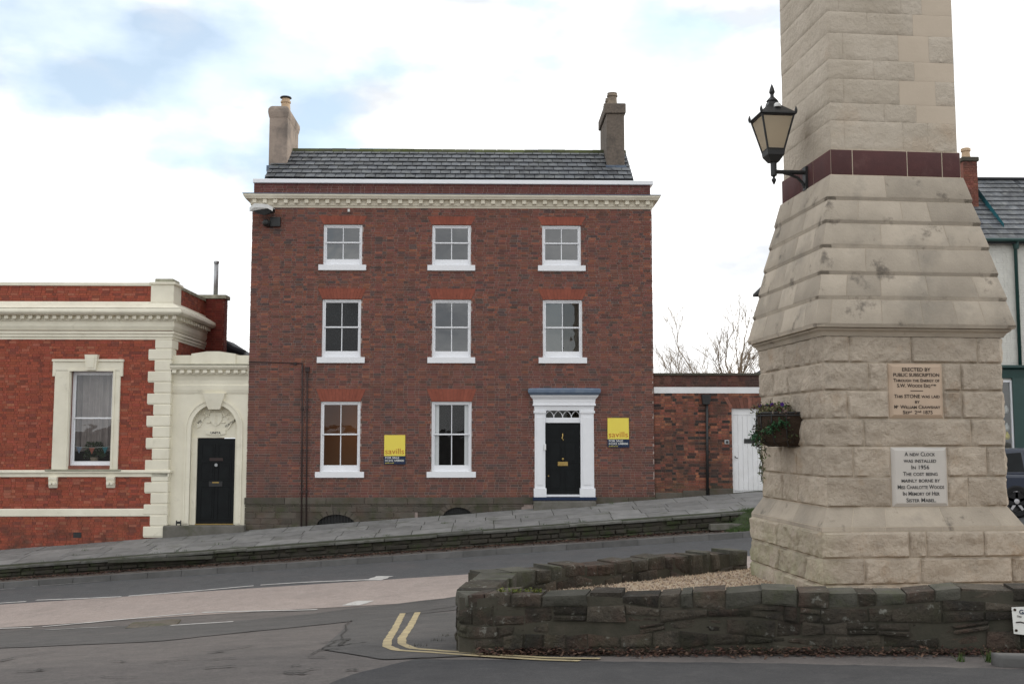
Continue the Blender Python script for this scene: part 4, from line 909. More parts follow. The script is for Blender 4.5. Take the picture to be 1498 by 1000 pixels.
# chimney stack and flue at the back of the side wall
chx = at(327.5, 470, CHY).x; czt = at(310, 437, CHY).z
stk = part_box('chimney', 'red_mortar', lb, CX-.3, chx, CHY, CHY+.4, 3.5, czt)
m = brickwork(MB(), (CX-.3, CHY), (1, 0), (0, -1), chx-CX+.3, 3.5, czt, lambda: shade((.20, .042, .03), .2), gauge=.078); brickwork(m, (chx, CHY), (0, 1), (1, 0), .4, 3.5, czt, lambda: shade((.2, .042, .03), .2), gauge=.078); m.build('brick', 'red_brick', stk, kind='stuff')
bevel(MB().box(CX-.34, chx+.08, CHY-.08, CHY+.48, czt, czt+.13).build('chimney_cap', 'cream_cap', stk), .015)
fx = at(318.5, 400, CHY+.4).x
fl_ = MB().lathe([(.075, 0), (.075, at(318, 386, CHY+.4).z-czt-.1)], (fx, CHY+.2, czt+.12), 14).build('flue_pipe', 'steel', stk, smooth=True); MB().lathe([(.095, 0), (.095, .07), (.0, .08)], (fx, CHY+.2, at(318, 386.5, CHY+.4).z), 14).build('flue_cap', 'steel', stk)
m = MB(); m.tube([at(322, 494, 36.5), at(330, 503, 36.5), at(340, 510, 36.5), at(358, 517, 36.5)], .12, 8); m.hexa([at(322, 560, 36.6), at(365, 560, 36.6), at(358, 517, 36.6), at(322, 494, 36.6)], (0, 2, 0)); m.build('back_roof', 'slatebase', lb)

# ------------------------------------------------------------------ cream entrance between the two buildings
LK = H+.02
en = thing('cream_entrance', (-8.5, LK, 1.3), 'narrow cream painted entrance with arched doorway wedged between the two brick buildings', 'building')
ex0, ex1 = CX+.002, HX0-.002
def kx_(u, v=620): return at(u, v, LK).x
def kz(v): return at(305, v, LK).z
ax0, ax1, zs = kx_(279, 650), kx_(346.5, 650), kz(627)
mb = arch_face(MB(), ex0, ex1, .8, kz(540), ax0, ax1, zs, (ax1-ax0)/2*1.05, LK, .22, 24, floor=.8); mb.build('wall', 'cream', en)
ring = MB(); n = 24; c_, w_ = (ax0+ax1)/2, (ax1-ax0)/2
for s0, s1, yo in ((.0, .13, -.028), (.13, .17, -.05)):
    o0 = [(ax0-s0, kz(765))]+[(c_-(w_+s0)*math.cos(math.pi*i/n), zs+(w_*1.05+s0)*math.sin(math.pi*i/n)) for i in range(n+1)]+[(ax1+s0, kz(765))]
    o1 = [(ax0-s1, kz(765))]+[(c_-(w_+s1)*math.cos(math.pi*i/n), zs+(w_*1.05+s1)*math.sin(math.pi*i/n)) for i in range(n+1)]+[(ax1+s1, kz(765))]
    for i in range(len(o0)-1):
        q = [(o0[i][0], LK+yo, o0[i][1]), (o0[i+1][0], LK+yo, o0[i+1][1]), (o1[i+1][0], LK+yo, o1[i+1][1]), (o1[i][0], LK+yo, o1[i][1])]
        ring.hexa(q, (0, .06, 0))
ring.build('arch_moulding', 'cream', en)
tp = part_box('tympanum', 'cream', en, ax0-.02, ax1+.02, LK+.20, LK+.28, kz(640), zs+w_*1.08)
jx0, jx1 = kx_(285.5, 700), kx_(341.5, 700)
part_box('door_jamb', 'cream', en, ax0-.02, jx0, LK+.12, LK+.3, .8, kz(640)); part_box('door_jamb', 'cream', en, jx1, ax1+.02, LK+.12, LK+.3, .8, kz(640))
zb0 = kz(766)
ld = panel_door(en, jx0, jx1, zb0, kz(641), LK+.19, 'black', [(.05, .44), (.50, .72), (.76, .94)])
jm = (jx0+jx1)/2
part_box('letter_plate', 'iron', ld, jm-.20, jm+.20, LK+.165, LK+.185, kz(711.5), kz(704)); part_box('letter_flap', 'brass', ld, jm-.1, jm+.1, LK+.155, LK+.166, kz(706.5), kz(704.8))
part_box('name_plate', 'pipe', ld, jm-.20, jm+.20, LK+.165, LK+.185, kz(674), kz(669.5)); MB().lathe([(.045, -.03), (.055, -.01), (.045, 0)], (jm, LK+.18, kz(680)), 12, 'y').build('knocker', 'steel', ld)
part_box('threshold', 'brass', en, jx0, jx1, LK+.1, LK+.2, zb0-.03, zb0)
bevel(MB().box(ex0-.06, ex1+.02, LK-.30, LK+.3, .7, zb0-.031).build('doorstep', 'stepstone', en), .02)
MB().hexa([(c_-.17, LK-.10, kz(598.5)), (c_+.17, LK-.10, kz(598.5)), (c_+.33, LK-.16, kz(575)), (c_-.33, LK-.16, kz(575))], (0, .3, 0)).build('keystone', 'cream', en)
# carved crest: shield, supporters as plain scrolls, ribbon with lettering
cz = kz(614)
m = MB(); m.prism([(c_-.17, cz+.22), (c_+.17, cz+.22), (c_+.19, cz+.02), (c_+.1, cz-.12), (c_, cz-.18), (c_-.1, cz-.12), (c_-.19, cz+.02)], 'y', LK+.165, LK+.205); cr = m.build('carved_crest', 'cream', tp, fix=True)
m = MB()
for s in (-1, 1):
    m.tube([(c_+s*(.10+.30*t), LK+.19, cz+.25-.12*t+.07*math.sin(t*9)) for t in [k/10 for k in range(11)]], .028, 6)
    m.tube([(c_+s*(.24+.12*math.cos(t)), LK+.19, cz+.02+.10*math.sin(t)) for t in [k*.5 for k in range(11)]], .022, 6)
    m.tube([(c_+s*.02, LK+.17, cz+.15-.05*k) for k in range(6)], .02, 6)
m.build('carved_scroll', 'cream', tp)
m = MB()
def rib(pts, wd):
    for (a, b) in zip(pts, pts[1:]):
        m.hexa([(a[0], LK+.165, a[1]-wd/2), (b[0], LK+.165, b[1]-wd/2), (b[0], LK+.165, b[1]+wd/2), (a[0], LK+.165, a[1]+wd/2)], (0, .04, 0))
rib([(c_-.30, kz(631)), (c_-.1, kz(633)), (c_+.1, kz(633)), (c_+.30, kz(631))], .13)
rib([(c_-.56, kz(623)), (c_-.46, kz(620)), (c_-.36, kz(609))], .14); rib([(c_+.36, kz(625)), (c_+.50, kz(615)), (c_+.60, kz(606))], .14)
m.build('carved_ribbon', 'cream', tp)
text('UNITA', 'letter2', tp, (c_, LK+.16, kz(634.3)), .10, bold=.002)
def slanted(s, cx, cz_, size, ang):
    o = text(s, 'letter2', tp, (0, 0, 0), size, bold=.001); off = en.location
    for v in o.data.vertices:
        x, y, z = v.co+off; x, z = x*math.cos(ang)-z*math.sin(ang), x*math.sin(ang)+z*math.cos(ang); v.co = Vector((cx+x, LK+.158, cz_+z))-off
slanted('VIS', c_-.47, kz(618.5), .11, .55); slanted('FORTIOR', c_+.46, kz(620), .09, .60)
# cornice and blocking course
zt_ = kz(534.5)
moulding([(ex0, LK), (ex1, LK)], [(-.4, zt_), (.26, zt_), (.26, zt_-.06), (.20, zt_-.13), (.12, zt_-.14), (.10, zt_-.26), (.05, zt_-.32), (.02, kz(556)), (.02, kz(562)), (.06, kz(564)), (.05, kz(570)), (.02, kz(575)), (-.02, kz(575)), (-.4, kz(575))]).build('cornice', 'cream', en)
part_box('cornice_capping', 'cream_cap', en, ex0, ex1, LK-.28, LK+.02, zt_+.001, zt_+.035)
dentil_row(en, 10, (kx_(252, 545), LK-.11, zt_-.145), (kx_(364, 545), LK-.11, zt_-.145), (.12, .10, .09), 'cream', en.location)
part_box('blocking_course', 'cream', en, ex0, ex1, LK-.02, LK+.5, zt_, kz(519.5))
MB().prism([(kx_(281, 520), zt_), (kx_(345.5, 520), zt_), (kx_(345.5, 520), kz(517.5)), (kx_(322, 520), kz(514)), (kx_(304, 520), kz(514)), (kx_(281, 520), kz(517.5))], 'y', LK-.08, LK+.45).build('raised_block', 'cream', en, fix=True)
part_box('roof', 'slatebase', en, ex0, ex1, LK+.5, LK+4, zt_-.2, zt_-.1)
bs = thing('boot_scraper', (kx_(263.5, 760), LK-.15, zb0-.03), 'small black iron boot scraper on the step of the cream entrance', 'scraper')
x = kx_(263.5, 760); part_box('upright', 'iron', bs, x-.075, x-.05, LK-.17, LK-.13, zb0-.03, zb0+.12); part_box('upright', 'iron', bs, x+.05, x+.075, LK-.17, LK-.13, zb0-.03, zb0+.12); part_box('blade', 'iron', bs, x-.05, x+.05, LK-.155, LK-.145, zb0+.02, zb0+.09)

# ------------------------------------------------------------------ garden wall with white door
GW = H+.06
gw = thing('garden_wall', (8, GW, 2.0), 'weathered orange and black brick garden wall with white painted band', 'wall')
gx1 = 13.2
def wx_(u, v=640): return at(u, v, GW).x
def wz_(v): return at(1040, v, GW).z
gd = (wx_(1071, 650), wx_(1125, 650), 1.5, wz_(597))
wall_open(MB(), HX1+.02, gx1, 1.2, wz_(549), GW, [gd], .2).build('wall_core', 'garden_mortar', gw)
part_box('wall_back', 'garden_mortar', gw, HX1+.02, gd[0], GW+.2, GW+.3, 1.2, wz_(549)); part_box('wall_back', 'garden_mortar', gw, gd[1], gx1, GW+.2, GW+.3, 1.2, wz_(549))
g0 = HX1+.02
m = brickwork(MB(), (g0, GW), (1, 0), (0, -1), gx1-g0, 1.5, wz_(575), garden_pal, [(gd[0]-g0, gd[1]-g0, 0, gd[3])], gauge=.082, joint=.012)
brickwork(m, (g0, GW), (1, 0), (0, -1), gx1-g0, wz_(566), wz_(549), lambda: shade((.13, .06, .048), .3), gauge=.08); m.build('brick', 'garden_brick', gw, kind='stuff')
part_box('white_band', 'whiteworn', gw, g0, gx1, GW-.03, GW+.01, wz_(575), wz_(566))
x = g0
while x < gx1:
    l = min(.9, gx1-x); bevel(MB().box(x+.004, x+l-.004, GW-.06, GW+.36, wz_(549), wz_(545.5)).build('coping_stone', 'plinth', gw), .01); x += .9
nv = 11
for k in range(nv):                              # soldier arch over the door
    t0, t1 = k/nv, (k+1)/nv; a, b = gd[0]-.05, gd[1]+.05
    MB().hexa([(lerp(a, b, t0)+.006, GW-.02, gd[3]), (lerp(a, b, t1)-.006, GW-.02, gd[3]), (lerp(a-.2, b+.2, t1)-.006, GW-.02, gd[3]+.34), (lerp(a-.2, b+.2, t0)+.006, GW-.02, gd[3]+.34)], (0, .03, 0)).build('arch_brick', 'arch_garden', gw)
dr = MB(); dz = pave((gd[0]+gd[1])/2, H)+.03; nb = 7
drf = frame_boxes(MB(), gd[0], gd[1], dz-.2, gd[3], .05, GW+.05, GW+.12, tb=.01, tt=.2).build('door_frame', 'whiteworn', gw)
dd = part_box('door', 'whiteworn', gw, gd[0]+.05, gd[1]-.05, GW+.085, GW+.12, dz-.2, gd[3]-.2)
for k in range(nb):
    a, b = lerp(gd[0]+.05, gd[1]-.05, k/nb), lerp(gd[0]+.05, gd[1]-.05, (k+1)/nb); bevel(MB().box(a+.002, b-.002, GW+.06, GW+.084, dz, gd[3]-.2).build('plank', 'whiteworn', dd), .006)
part_box('letter_plate', 'iron', dd, wx_(1089), wx_(1108), GW+.04, GW+.062, wz_(648), wz_(641.5)); MB().tube([(wx_(1075.5), GW+.06, wz_(667)), (wx_(1075.5), GW+.02, wz_(669)), (wx_(1079), GW+.02, wz_(669.5))], .014, 6).build('handle', 'iron', dd)
kp = part_box('key_pad', 'steel', gw, wx_(1059.5), wx_(1066), GW-.05, GW, wz_(649), wz_(643)); part_box('key_pad_face', 'iron', gw, wx_(1061), wx_(1065), GW-.058, GW-.05, wz_(648), wz_(644.5))
dp = MB().tube([(wx_(1033.5, 590), GW-.07, wz_(578)), (wx_(1034, 700), GW-.07, pave(6.5, H)+.0)], .042, 10).build('drain_pipe', 'iron', gw, smooth=True)
MB().hexa([(wx_(1027, 590), GW-.15, wz_(591)), (wx_(1037, 590), GW-.15, wz_(591)), (wx_(1039, 580), GW-.17, wz_(577)), (wx_(1025, 580), GW-.17, wz_(577))], (0, .15, 0)).build('hopper', 'iron', dp)
for x0_, x1_ in ((g0, wx_(1032)), (wx_(1036), gd[0])):
    x = x0_
    while x < x1_-.05:
        l = min(random.uniform(.6, 1.1), x1_-x); z0 = pave(x, H)-.1; MB().block([(x, GW-.05, z0), (x+l, GW-.05, z0), (x+l, GW-.05, z0+.30), (x, GW-.05, z0+.30)], (0, .06, 0), .01, 2, 1, .01).build('footing_stone', 'plinth', gw); x += l

# ------------------------------------------------------------------ the clock tower
TA = R(4.6); tex = Vector((math.cos(TA), math.sin(TA), 0)); tey = Vector((-math.sin(TA), math.cos(TA), 0))
S = 1.08; corner = Vector((3.85, 12.0, 0)); tc_ = corner+tex*S+tey*S
FU = [tex, tey, -tex, -tey]; FN = [-tey, tex, tey, -tex]          # front, right, back, left
def tp_(k, t, s, z): p = tc_+FN[k]*s+FU[k]*(t*s); return Vector((p.x, p.y, z))
def tz(v, s, u=1217):                                              # height seen at row v on the front plane
    d = ray(u, v); n = -tey; p = tc_+n*s; t = (p.x*n.x+p.y*n.y)/(d.x*n.x+d.y*n.y); return EYE+d.z*t
def tt(u, v, s):
    d = ray(u, v); n = -tey; p = tc_+n*s; t = (p.x*n.x+p.y*n.y)/(d.x*n.x+d.y*n.y); q = Vector((d.x*t, d.y*t, 0)); return (q-tc_).dot(tex)/s
tower = thing('clock_tower', (tc_.x, tc_.y, 2.1), 'tall tapering pale sandstone clock tower with dark red band and inscription stones', 'tower')
rest = MB()
CR = .003
def core(s0, s1, z0, z1):
    m = MB(); i0, i1 = s0-CR, s1-CR; v = [tp_(k, -1, i0, z0) for k in range(4)]+[tp_(k, -1, i1, z1) for k in range(4)]
    return m.add(v, [(i, (i+1) % 4, (i+1) % 4+4, i+4) for i in range(4)]+[(3, 2, 1, 0), (4, 5, 6, 7)])
cm = MB()
def addcore(*a):
    m = core(*a); cm.add(m.v, m.f)
def course(z0, z1, s0, s1, mat, bulge, joints=None, wmin=.35, wmax=.8, gap=.010, nx=4, ny=3, skip=None, name='stone', rim=.03, special=None):
    addcore(s0, s1, z0-.001, z1+.001)
    for k in range(4):
        if k == 0 and joints: ts = [-1]+sorted(joints)+[1]
        else:
            ts = [-1]; smin = wmin/s0; 
            while ts[-1] < 1:
                w = random.uniform(wmin, wmax)/s0; nxt = ts[-1]+w
                if 1-nxt < smin*.7: nxt = 1
                ts.append(nxt)
        for a, b in zip(ts, ts[1:]):
            if k == 0 and skip and a >= skip[0]-.02 and b <= skip[1]+.02: continue
            q = [tp_(k, a, s0, z0), tp_(k, b, s0, z0), tp_(k, b, s1, z1), tp_(k, a, s1, z1)]
            d = -FN[k]*.10; mm = mat; bb = bulge
            if special and k == 0: 
                sp = special(a, b)
                if sp: mm, bb = sp
            m = MB() if k in (0, 3) else rest
            m.block(q, d, bb, nx, ny, gap, rim=rim)
            if k in (0, 3):
                o = m.build(name, mm, tower, rough_=bb > 0)
LV = [490, 530, 571, 612, 653, 698, 742]
lvz = [tz(v, S, 1208) for v in LV]
pq1 = (tt(1299, 571, S), tt(1379, 571, S)); pq2 = (tt(1303, 698, S), tt(1386, 698, S))
JT = [[1242, 1332, 1429], [1270, 1299, 1379, 1405], [1239, 1299, 1379, 1407], [1264, 1420], [1248, 1303, 1386, 1443], [1303, 1386, 1416]]
for i in range(6):
    js = [tt(u, (LV[i]+LV[i+1])/2, S) for u in JT[i]]
    sk = pq1 if i in (1, 2) else pq2 if i in (4, 5) else None
    if sk: js = [sk[0] if abs(j-sk[0]) < .03 else sk[1] if abs(j-sk[1]) < .03 else j for j in js]
    course(lvz[i+1], lvz[i], S, S, 'tower', .036, js, .45, 1.0, .008, 15, 8, sk, rim=.022)
# plinth: sloping weathering and two and a half rough courses
SP = 1.205; pz = [tz(v, SP, 1203) for v in (778, 817, 856)]
course(pz[0]+.05, lvz[6], SP, S, 'batter', 0, [tt(u, 760, 1.14) for u in (1248, 1296, 1379, 1455)], .5, 1.0, .006)
course(pz[0], pz[0]+.05, SP, SP, 'batter', 0, [tt(u, 775, SP) for u in (1248, 1296, 1379, 1455)], .5, 1.0, .006)
course(pz[1], pz[0], SP, SP, 'tower', .045, [tt(u, 797, SP) for u in (1330, 1355, 1439)], .5, 1.1, .008, 17, 8, rim=.022)
course(pz[2], pz[1], SP, SP, 'tower', .045, [tt(u, 835, SP) for u in (1265, 1347, 1480)], .5, 1.1, .008, 17, 8, rim=.022)
course(pz[2]-.34, pz[2], SP+.01, SP+.01, 'tower', .045, None, .5, 1.1)
course(pz[2]-.65, pz[2]-.34, SP+.02, SP+.02, 'tower', .03, None, .7, 1.1, nx=2, ny=2)
# moulded string course under the batter
zc = lvz[0]
sq = [tp_(k, -1, S, 0) for k in range(4)]
pth = [(p.x, p.y) for p in [(sq[0]+sq[1])/2]+[sq[1], sq[2], sq[3], sq[0]]+[(sq[0]+sq[1])/2]]
def ringm(prof, name, mat, s=S):
    m = MB(); n = len(prof); vs = []
    for k in range(4):
        for o, z in prof: vs.append(tp_(k, -1, s+o, z))
    m.add(vs, [(k*n+j, ((k+1) % 4)*n+j, ((k+1) % 4)*n+(j+1) % n, k*n+(j+1) % n) for k in range(4) for j in range(n)]); return m.build(name, mat, tower)
ringm([(-.1, zc-.01), (.025, zc-.01), (.035, zc+.01), (.05, zc+.035), (.085, zc+.06), (.09, zc+.075), (.06, zc+.085), (-.1, zc+.085)], 'string_course', 'batter')
# six battered courses, each oversailing the next
BV = [473, 437, 401, 362, 326, 292, 255]; SB, ST = 1.195, .835
ss = [lerp(SB, ST, i/6) for i in range(7)]; bz = [tz(BV[i], ss[i]) for i in range(7)]; bz[0] = zc+.086
BJ = [[1215, 1290, 1350, 1400, 1440], [1238, 1289, 1358, 1430], [1266, 1345], [1289, 1387], [1255, 1320, 1361], [1296]]
for i in range(6):
    js = [tt(u, (BV[i]+BV[i+1])/2, ss[i]) for u in BJ[i]]
    course(bz[i]+.035, bz[i+1]-.004, ss[i]+.012, ss[i+1]+.004, 'batter', .007, [j for j in js if -.95 < j < .95], .35, .9, .005, 4, 2, rim=.012)
    course(bz[i]-.002, bz[i]+.035, ss[i]+.002, ss[i]+.012, 'batter', 0, None, 4, 5, .0)
# red band, then the shaft
SR = .818; rz0, rz1 = bz[6], tz(218, SR)
course(rz0, rz1, SR, SR, 'redstone', .006, [tt(u, 236, SR) for u in (1247, 1327, 1378)], .4, .7, .012, 3, 2, rim=.01)
SU = .795; z = rz1; i = 0; hs_ = [.36, .22, .30, .24, .33, .27, .3, .34, .28, .33, .3, .35, .3, .3]
for h in hs_:
    def sp(a, b, i=i):
        if i in (1, 3, 5, 6) and b > .95: return ('newstone', .002)
        if i in (2, 4) and a > .1 and a < .6: return ('newstone', .002)
    jj = [random.uniform(-.5, -.1), random.uniform(.28, .42)] if i % 2 else [random.uniform(-.85, -.75), random.uniform(-.1, .2), random.uniform(.5, .7)]
    course(z, z+h, SU, SU, 'shaft', .010, jj, .7, 1.5, .0012, 9, 5, special=sp, rim=.016); z += h; i += 1
cm.build('core', 'tmortar', tower)
o = rest.build('stone', 'tower', tower, kind='stuff')
ringm([(-.8, z+.1), (.05, z+.1), (.05, z), (-.8, z)], 'cap', 'shaft', SU)
# inscription stones
def plaque(t0, t1, z0, z1, mat, lm, lines, lab):
    e = .045; f = lambda t, z, o: tp_(0, t*S/(S+o), S+o, z)
    m = MB(); A = [f(t0+.006, z0+.006, .004), f(t1-.006, z0+.006, .004), f(t1-.006, z1-.006, .004), f(t0+.006, z1-.006, .004)]
    B = [f(t0+e/S, z0+e, .032), f(t1-e/S, z0+e, .032), f(t1-e/S, z1-e, .032), f(t0+e/S, z1-e, .032)]; Cc = [p+tey*.1 for p in A]
    m.add(A+B+Cc, [(4, 5, 6, 7)]+[(i, (i+1) % 4, (i+1) % 4+4, i+4) for i in range(4)]+[(i+8, (i+1) % 4+8, (i+1) % 4, i) for i in range(4)])
    p = m.build('inscription_stone', mat, tower, label=lab); n = len(lines); cx = (t0+t1)/2; Hh = z1-z0-2*e; made = []
    for i, (s, wf, sz) in enumerate(lines):
        zz = z1-e-Hh*(i+.80)/n-.002; q = f(cx, zz, .0345); fw = (t1-t0)*S-2*e
        if s == '-': 
            m = MB(); a, b = f(cx-.07, zz+.02, .0345), f(cx+.07, zz+.02, .0345); m.hexa([a-Vector((0, 0, .004)), b-Vector((0, 0, .004)), b+Vector((0, 0, .004)), a+Vector((0, 0, .004))], tey*.004); m.build('rule', lm, p); continue
        segs = s if isinstance(s, list) else [(s, -wf/2, wf/2, 0)]
        for tx, a0, a1, up_ in segs:
            qq = f(cx+(a0+a1)/2*fw/S, zz+(.30*sz*Hh/n if up_ else 0), .0345)
            made.append(text(tx, lm, p, qq, sz*Hh/n*(.6 if up_ else 1), small=not up_, rz=TA, width=fw*(a1-a0), bold=.0007, depth=.001))
    bm = bmesh.new()
    for o_ in made: bm.from_mesh(o_.data)
    bm.to_mesh(made[0].data); bm.free()
    for o_ in made[1:]: bpy.data.objects.remove(o_)
    return p
plaque(*pq1, lvz[3], lvz[1], 'plaque_pink', 'letter', [('ERECTED BY', .60, .95), ('PUBLIC SUBSCRIPTION', .97, .92), ('Through the Energy of', .97, .86), ([('S.W. Woods Esq', -.41, .29, 0), ('re', .31, .41, 1)], .82, .92), ('-', 0, 0), ('This STONE was laid', .96, .92), ('by', .10, .86), ([('M', -.485, -.43, 0), ('r', -.425, -.395, 1), ('William Crawshay', -.36, .485, 0)], .97, .92), ([('Sep', -.31, -.15, 0), ('t', -.145, -.115, 1), ('2', -.06, -.01, 0), ('nd', .0, .075, 1), ('1875', .12, .31, 0)], .62, .92)], 'pinkish foundation stone with dark painted lettering')
plaque(*pq2, lvz[6], lvz[4], 'plaque_grey', 'letter2', [('A new Clock', .62, .86), ('was installed', .66, .86), ('In 1956', .36, .86), ('The cost being', .70, .86), ('mainly borne by', .78, .86), ('Miss Charlotte Woods', .94, .86), ('In Memory of Her', .74, .86), ('Sister Mabel.', .60, .86)], 'pale grey memorial stone with lead lettering')

# lantern on an iron bracket
def lf(u, v, s):                                                   # point on the tower's left face
    d = ray(u, v); n = -tex; p = tc_+n*s; t = (p.x*n.x+p.y*n.y)/(d.x*n.x+d.y*n.y); return Vector((d.x*t, d.y*t, EYE+d.z*t))
pl = lf(1180, 256, SR); ox = -tex; oy = tey
lan = thing('wall_lantern', tuple(pl), 'black four sided lantern with frosted panes on an iron bracket from the tower', 'lantern')
def LP(o, y, z): return pl+ox*o+oy*y+Vector((0, 0, z))
mb = MB().hexa([LP(.0, -.05, -.20), LP(.0, .05, -.20), LP(.0, .05, .10), LP(.0, -.05, .10)], ox*.035); mb.build('wall_plate', 'iron', lan)
LO = .43
MB().tube([LP(.02, 0, .03), LP(LO, 0, .03)], .028, 8).build('bracket_arm', 'iron', lan); MB().tube([LP(.03, 0, -.17), LP(.06, 0, -.10), LP(.12, 0, -.04), LP(.22, 0, .0), LP(.30, 0, .015)], .018, 6).build('bracket_brace', 'iron', lan)
lc = LP(LO, 0, 0)
MB().lathe([(.0, -.14), (.008, -.13), (.03, -.08), (.03, -.07), (.012, -.045), (.02, -.03), (.04, -.02), (.04, .16), (.055, .165)], lc, 12).build('stem', 'iron', lan)
def sqr(h, z): return [lc+ox*a*h+oy*b*h+Vector((0, 0, z)) for a, b in ((1, -1), (-1, -1), (-1, 1), (1, 1))]
def frus(m, h0, z0, h1, z1):
    a, b = sqr(h0, z0), sqr(h1, z1); m.add(a+b, [(i, (i+1) % 4, (i+1) % 4+4, i+4) for i in range(4)]+[(3, 2, 1, 0), (4, 5, 6, 7)]); return m
m = frus(MB(), .055, .15, .105, .23); frus(m, .105, .23, .115, .30); m.build('lantern_base', 'iron', lan)
b0, b1, zb0_, zb1_ = .105, .205, .30, .72
a, b = sqr(b0, zb0_), sqr(b1, zb1_)
fm = MB()
for i in range(4): fm.tube([a[i], b[i]], .014, 5); fm.tube([b[i], b[(i+1) % 4]], .016, 5); fm.tube([a[i], a[(i+1) % 4]], .014, 5)
frm = fm.build('lantern_frame', 'iron', lan)
for i in range(4):
    j = (i+1) % 4; MB().quad(a[i]*.97+lc*.03, a[j]*.97+lc*.03, b[j]*.97+b[i]*.0+lc*.03, b[i]*.97+lc*.03).build('pane', 'frosted', lan)
m = frus(MB(), .235, .725, .225, .745); frus(m, .225, .745, .07, .885); frus(m, .07, .885, .06, .93); m.build('lantern_roof', 'iron', lan)
MB().lathe([(.06, .93), (.075, .945), (.05, .975), (.025, 1.0), (.022, 1.03), (.038, 1.06), (.03, 1.10), (.008, 1.16), (0, 1.17)], lc, 12).build('finial', 'iron', lan)
for q in sqr(.225, .735): MB().lathe([(.014, 0), (.02, .03), (.012, .06), (0, .09)], q, 6).build('corner_spike', 'iron', lan)
MB().lathe([(.045, 0), (.045, .03), (.03, .05), (0, .055)], lc+oy*-.13+ox*-.02+Vector((0, 0, .83)), 12).build('light_sensor', 'lampwhite', lan)
# half round flower basket
bc = lf(1157, 604, S); rb = .37; pj = .42
bk = thing('wall_basket', tuple(bc), 'half round wall basket with winter flowers and trailing ivy hung on the tower', 'flower basket')
def BP(an, r, z): return bc+tey*(-math.cos(an)*r*rb)+ox*(math.sin(an)*r*pj)+Vector((0, 0, z))
m = MB(); n = 14; pr_ = [(1.0, 0), (1.0, -.12), (.96, -.25), (.88, -.36), (.66, -.41)]
vs = [BP(math.pi*j/n, r, z+random.uniform(-.008, .008)) for r, z in pr_ for j in range(n+1)]
m.add(vs, [(i*(n+1)+j, i*(n+1)+j+1, (i+1)*(n+1)+j+1, (i+1)*(n+1)+j) for i in range(len(pr_)-1) for j in range(n)]+[tuple((len(pr_)-1)*(n+1)+j for j in range(n+1))]); m.add([BP(math.pi*j/n, .96, -.02) for j in range(n+1)], [tuple(range(n+1))]); m.build('liner', 'coir', bk)
m = MB()
for z in (0, -.03): m.tube([BP(math.pi*j/n, 1.02, z) for j in range(n+1)], .011, 5)
for k in range(8): an = math.pi*k/7; m.tube([BP(an, r*1.02, z) for r, z in pr_], .007, 4)
m.hexa([BP(0, 1.02, -.035), BP(math.pi, 1.02, -.035), BP(math.pi, 1.02, .01), BP(0, 1.02, .01)], ox*.01); m.build('basket_frame', 'iron', bk)
rp = random.Random(11)
def leafclump(m, c, n, r, size, cols):
    for _ in range(n):
        p = c+Vector((rp.gauss(0, r), rp.gauss(0, r), rp.gauss(0, r*.7))); d = Vector((rp.uniform(-1, 1), rp.uniform(-1, 1), rp.uniform(-.6, 1))).normalized()*size*rp.uniform(.6, 1.3)
        e = d.cross(Vector((rp.uniform(-1, 1), rp.uniform(-1, 1), rp.uniform(-1, 1)))).normalized()*size*.45; k = rp.choice(cols); f = rp.uniform(.7, 1.3)
        m.add([p-d, p+e*1.0, p+d, p-e], [(0, 1, 2), (0, 2, 3)], tuple(x*f for x in k))
m = MB(); g1 = [(.035, .075, .025), (.05, .09, .03), (.07, .09, .035)]; g2 = [(.14, .14, .06), (.10, .08, .05), (.17, .15, .08), (.11, .055, .05)]; g3 = [(.02, .075, .03), (.015, .06, .025), (.03, .095, .04)]
for k in range(48): an = rp.uniform(.1, 3.04); leafclump(m, BP(an, rp.uniform(.2, 1.0), rp.uniform(.01, .07)), 16, .045, .026, g2 if rp.random() < .7 else g1)
for an, z in ((.75, -.15), (.55, -.12), (1.9, -.28), (1.55, -.30), (2.6, -.25), (.95, -.22), (2.2, -.33)): leafclump(m, BP(an, 1.05, z), 60, .045, .024, g3)
leafclump(m, BP(.5, 1.02, .0), 40, .05, .022, [(.13, .08, .075), (.2, .15, .13)])
for k in range(30): an = rp.uniform(.05, 3.0); leafclump(m, BP(an, 1.02, rp.uniform(-.40, -.02)), 14, .03, .020, [(.05, .035, .022), (.035, .04, .02), (.03, .022, .016), (.06, .075, .03)])
m.build('foliage', 'green', bk)
for an, r in ((2.3, 1), (2.4, .8), (2.9, 1.0), (1.2, .7), (.6, .9)):
    m = MB(); fc = BP(an, r, .10)
    for k in range(5):
        a = 2*math.pi*k/5; d = Vector((math.cos(a)*.03, -.006, math.sin(a)*.03)); e = Vector((-math.sin(a)*.014, 0, math.cos(a)*.014)); m.add([fc, fc+d*.6+e, fc+d, fc+d*.6-e], [(0, 1, 2, 3)], (.06+.02*(k % 2), .02, .21))
    m.build('flower', 'green', bk)
for an, ln in ((1.9, .62), (2.3, .70), (1.5, .66), (2.7, .4), (1.2, .72)):
    m = MB(); p = BP(an, 1.03, -.12); pts = []
    for k in range(9): pts.append(p.copy()); p = p+Vector((rp.uniform(-.025, .03), rp.uniform(-.02, .02), -ln/8))
    m.tube(pts, .004, 4, (.06, .05, .03))
    for q in pts[1:]: leafclump(m, q, 5, .018, .020, [(.10, .13, .05), (.16, .17, .09), (.07, .09, .05)])
    m.build('ivy_strand', 'green', bk)

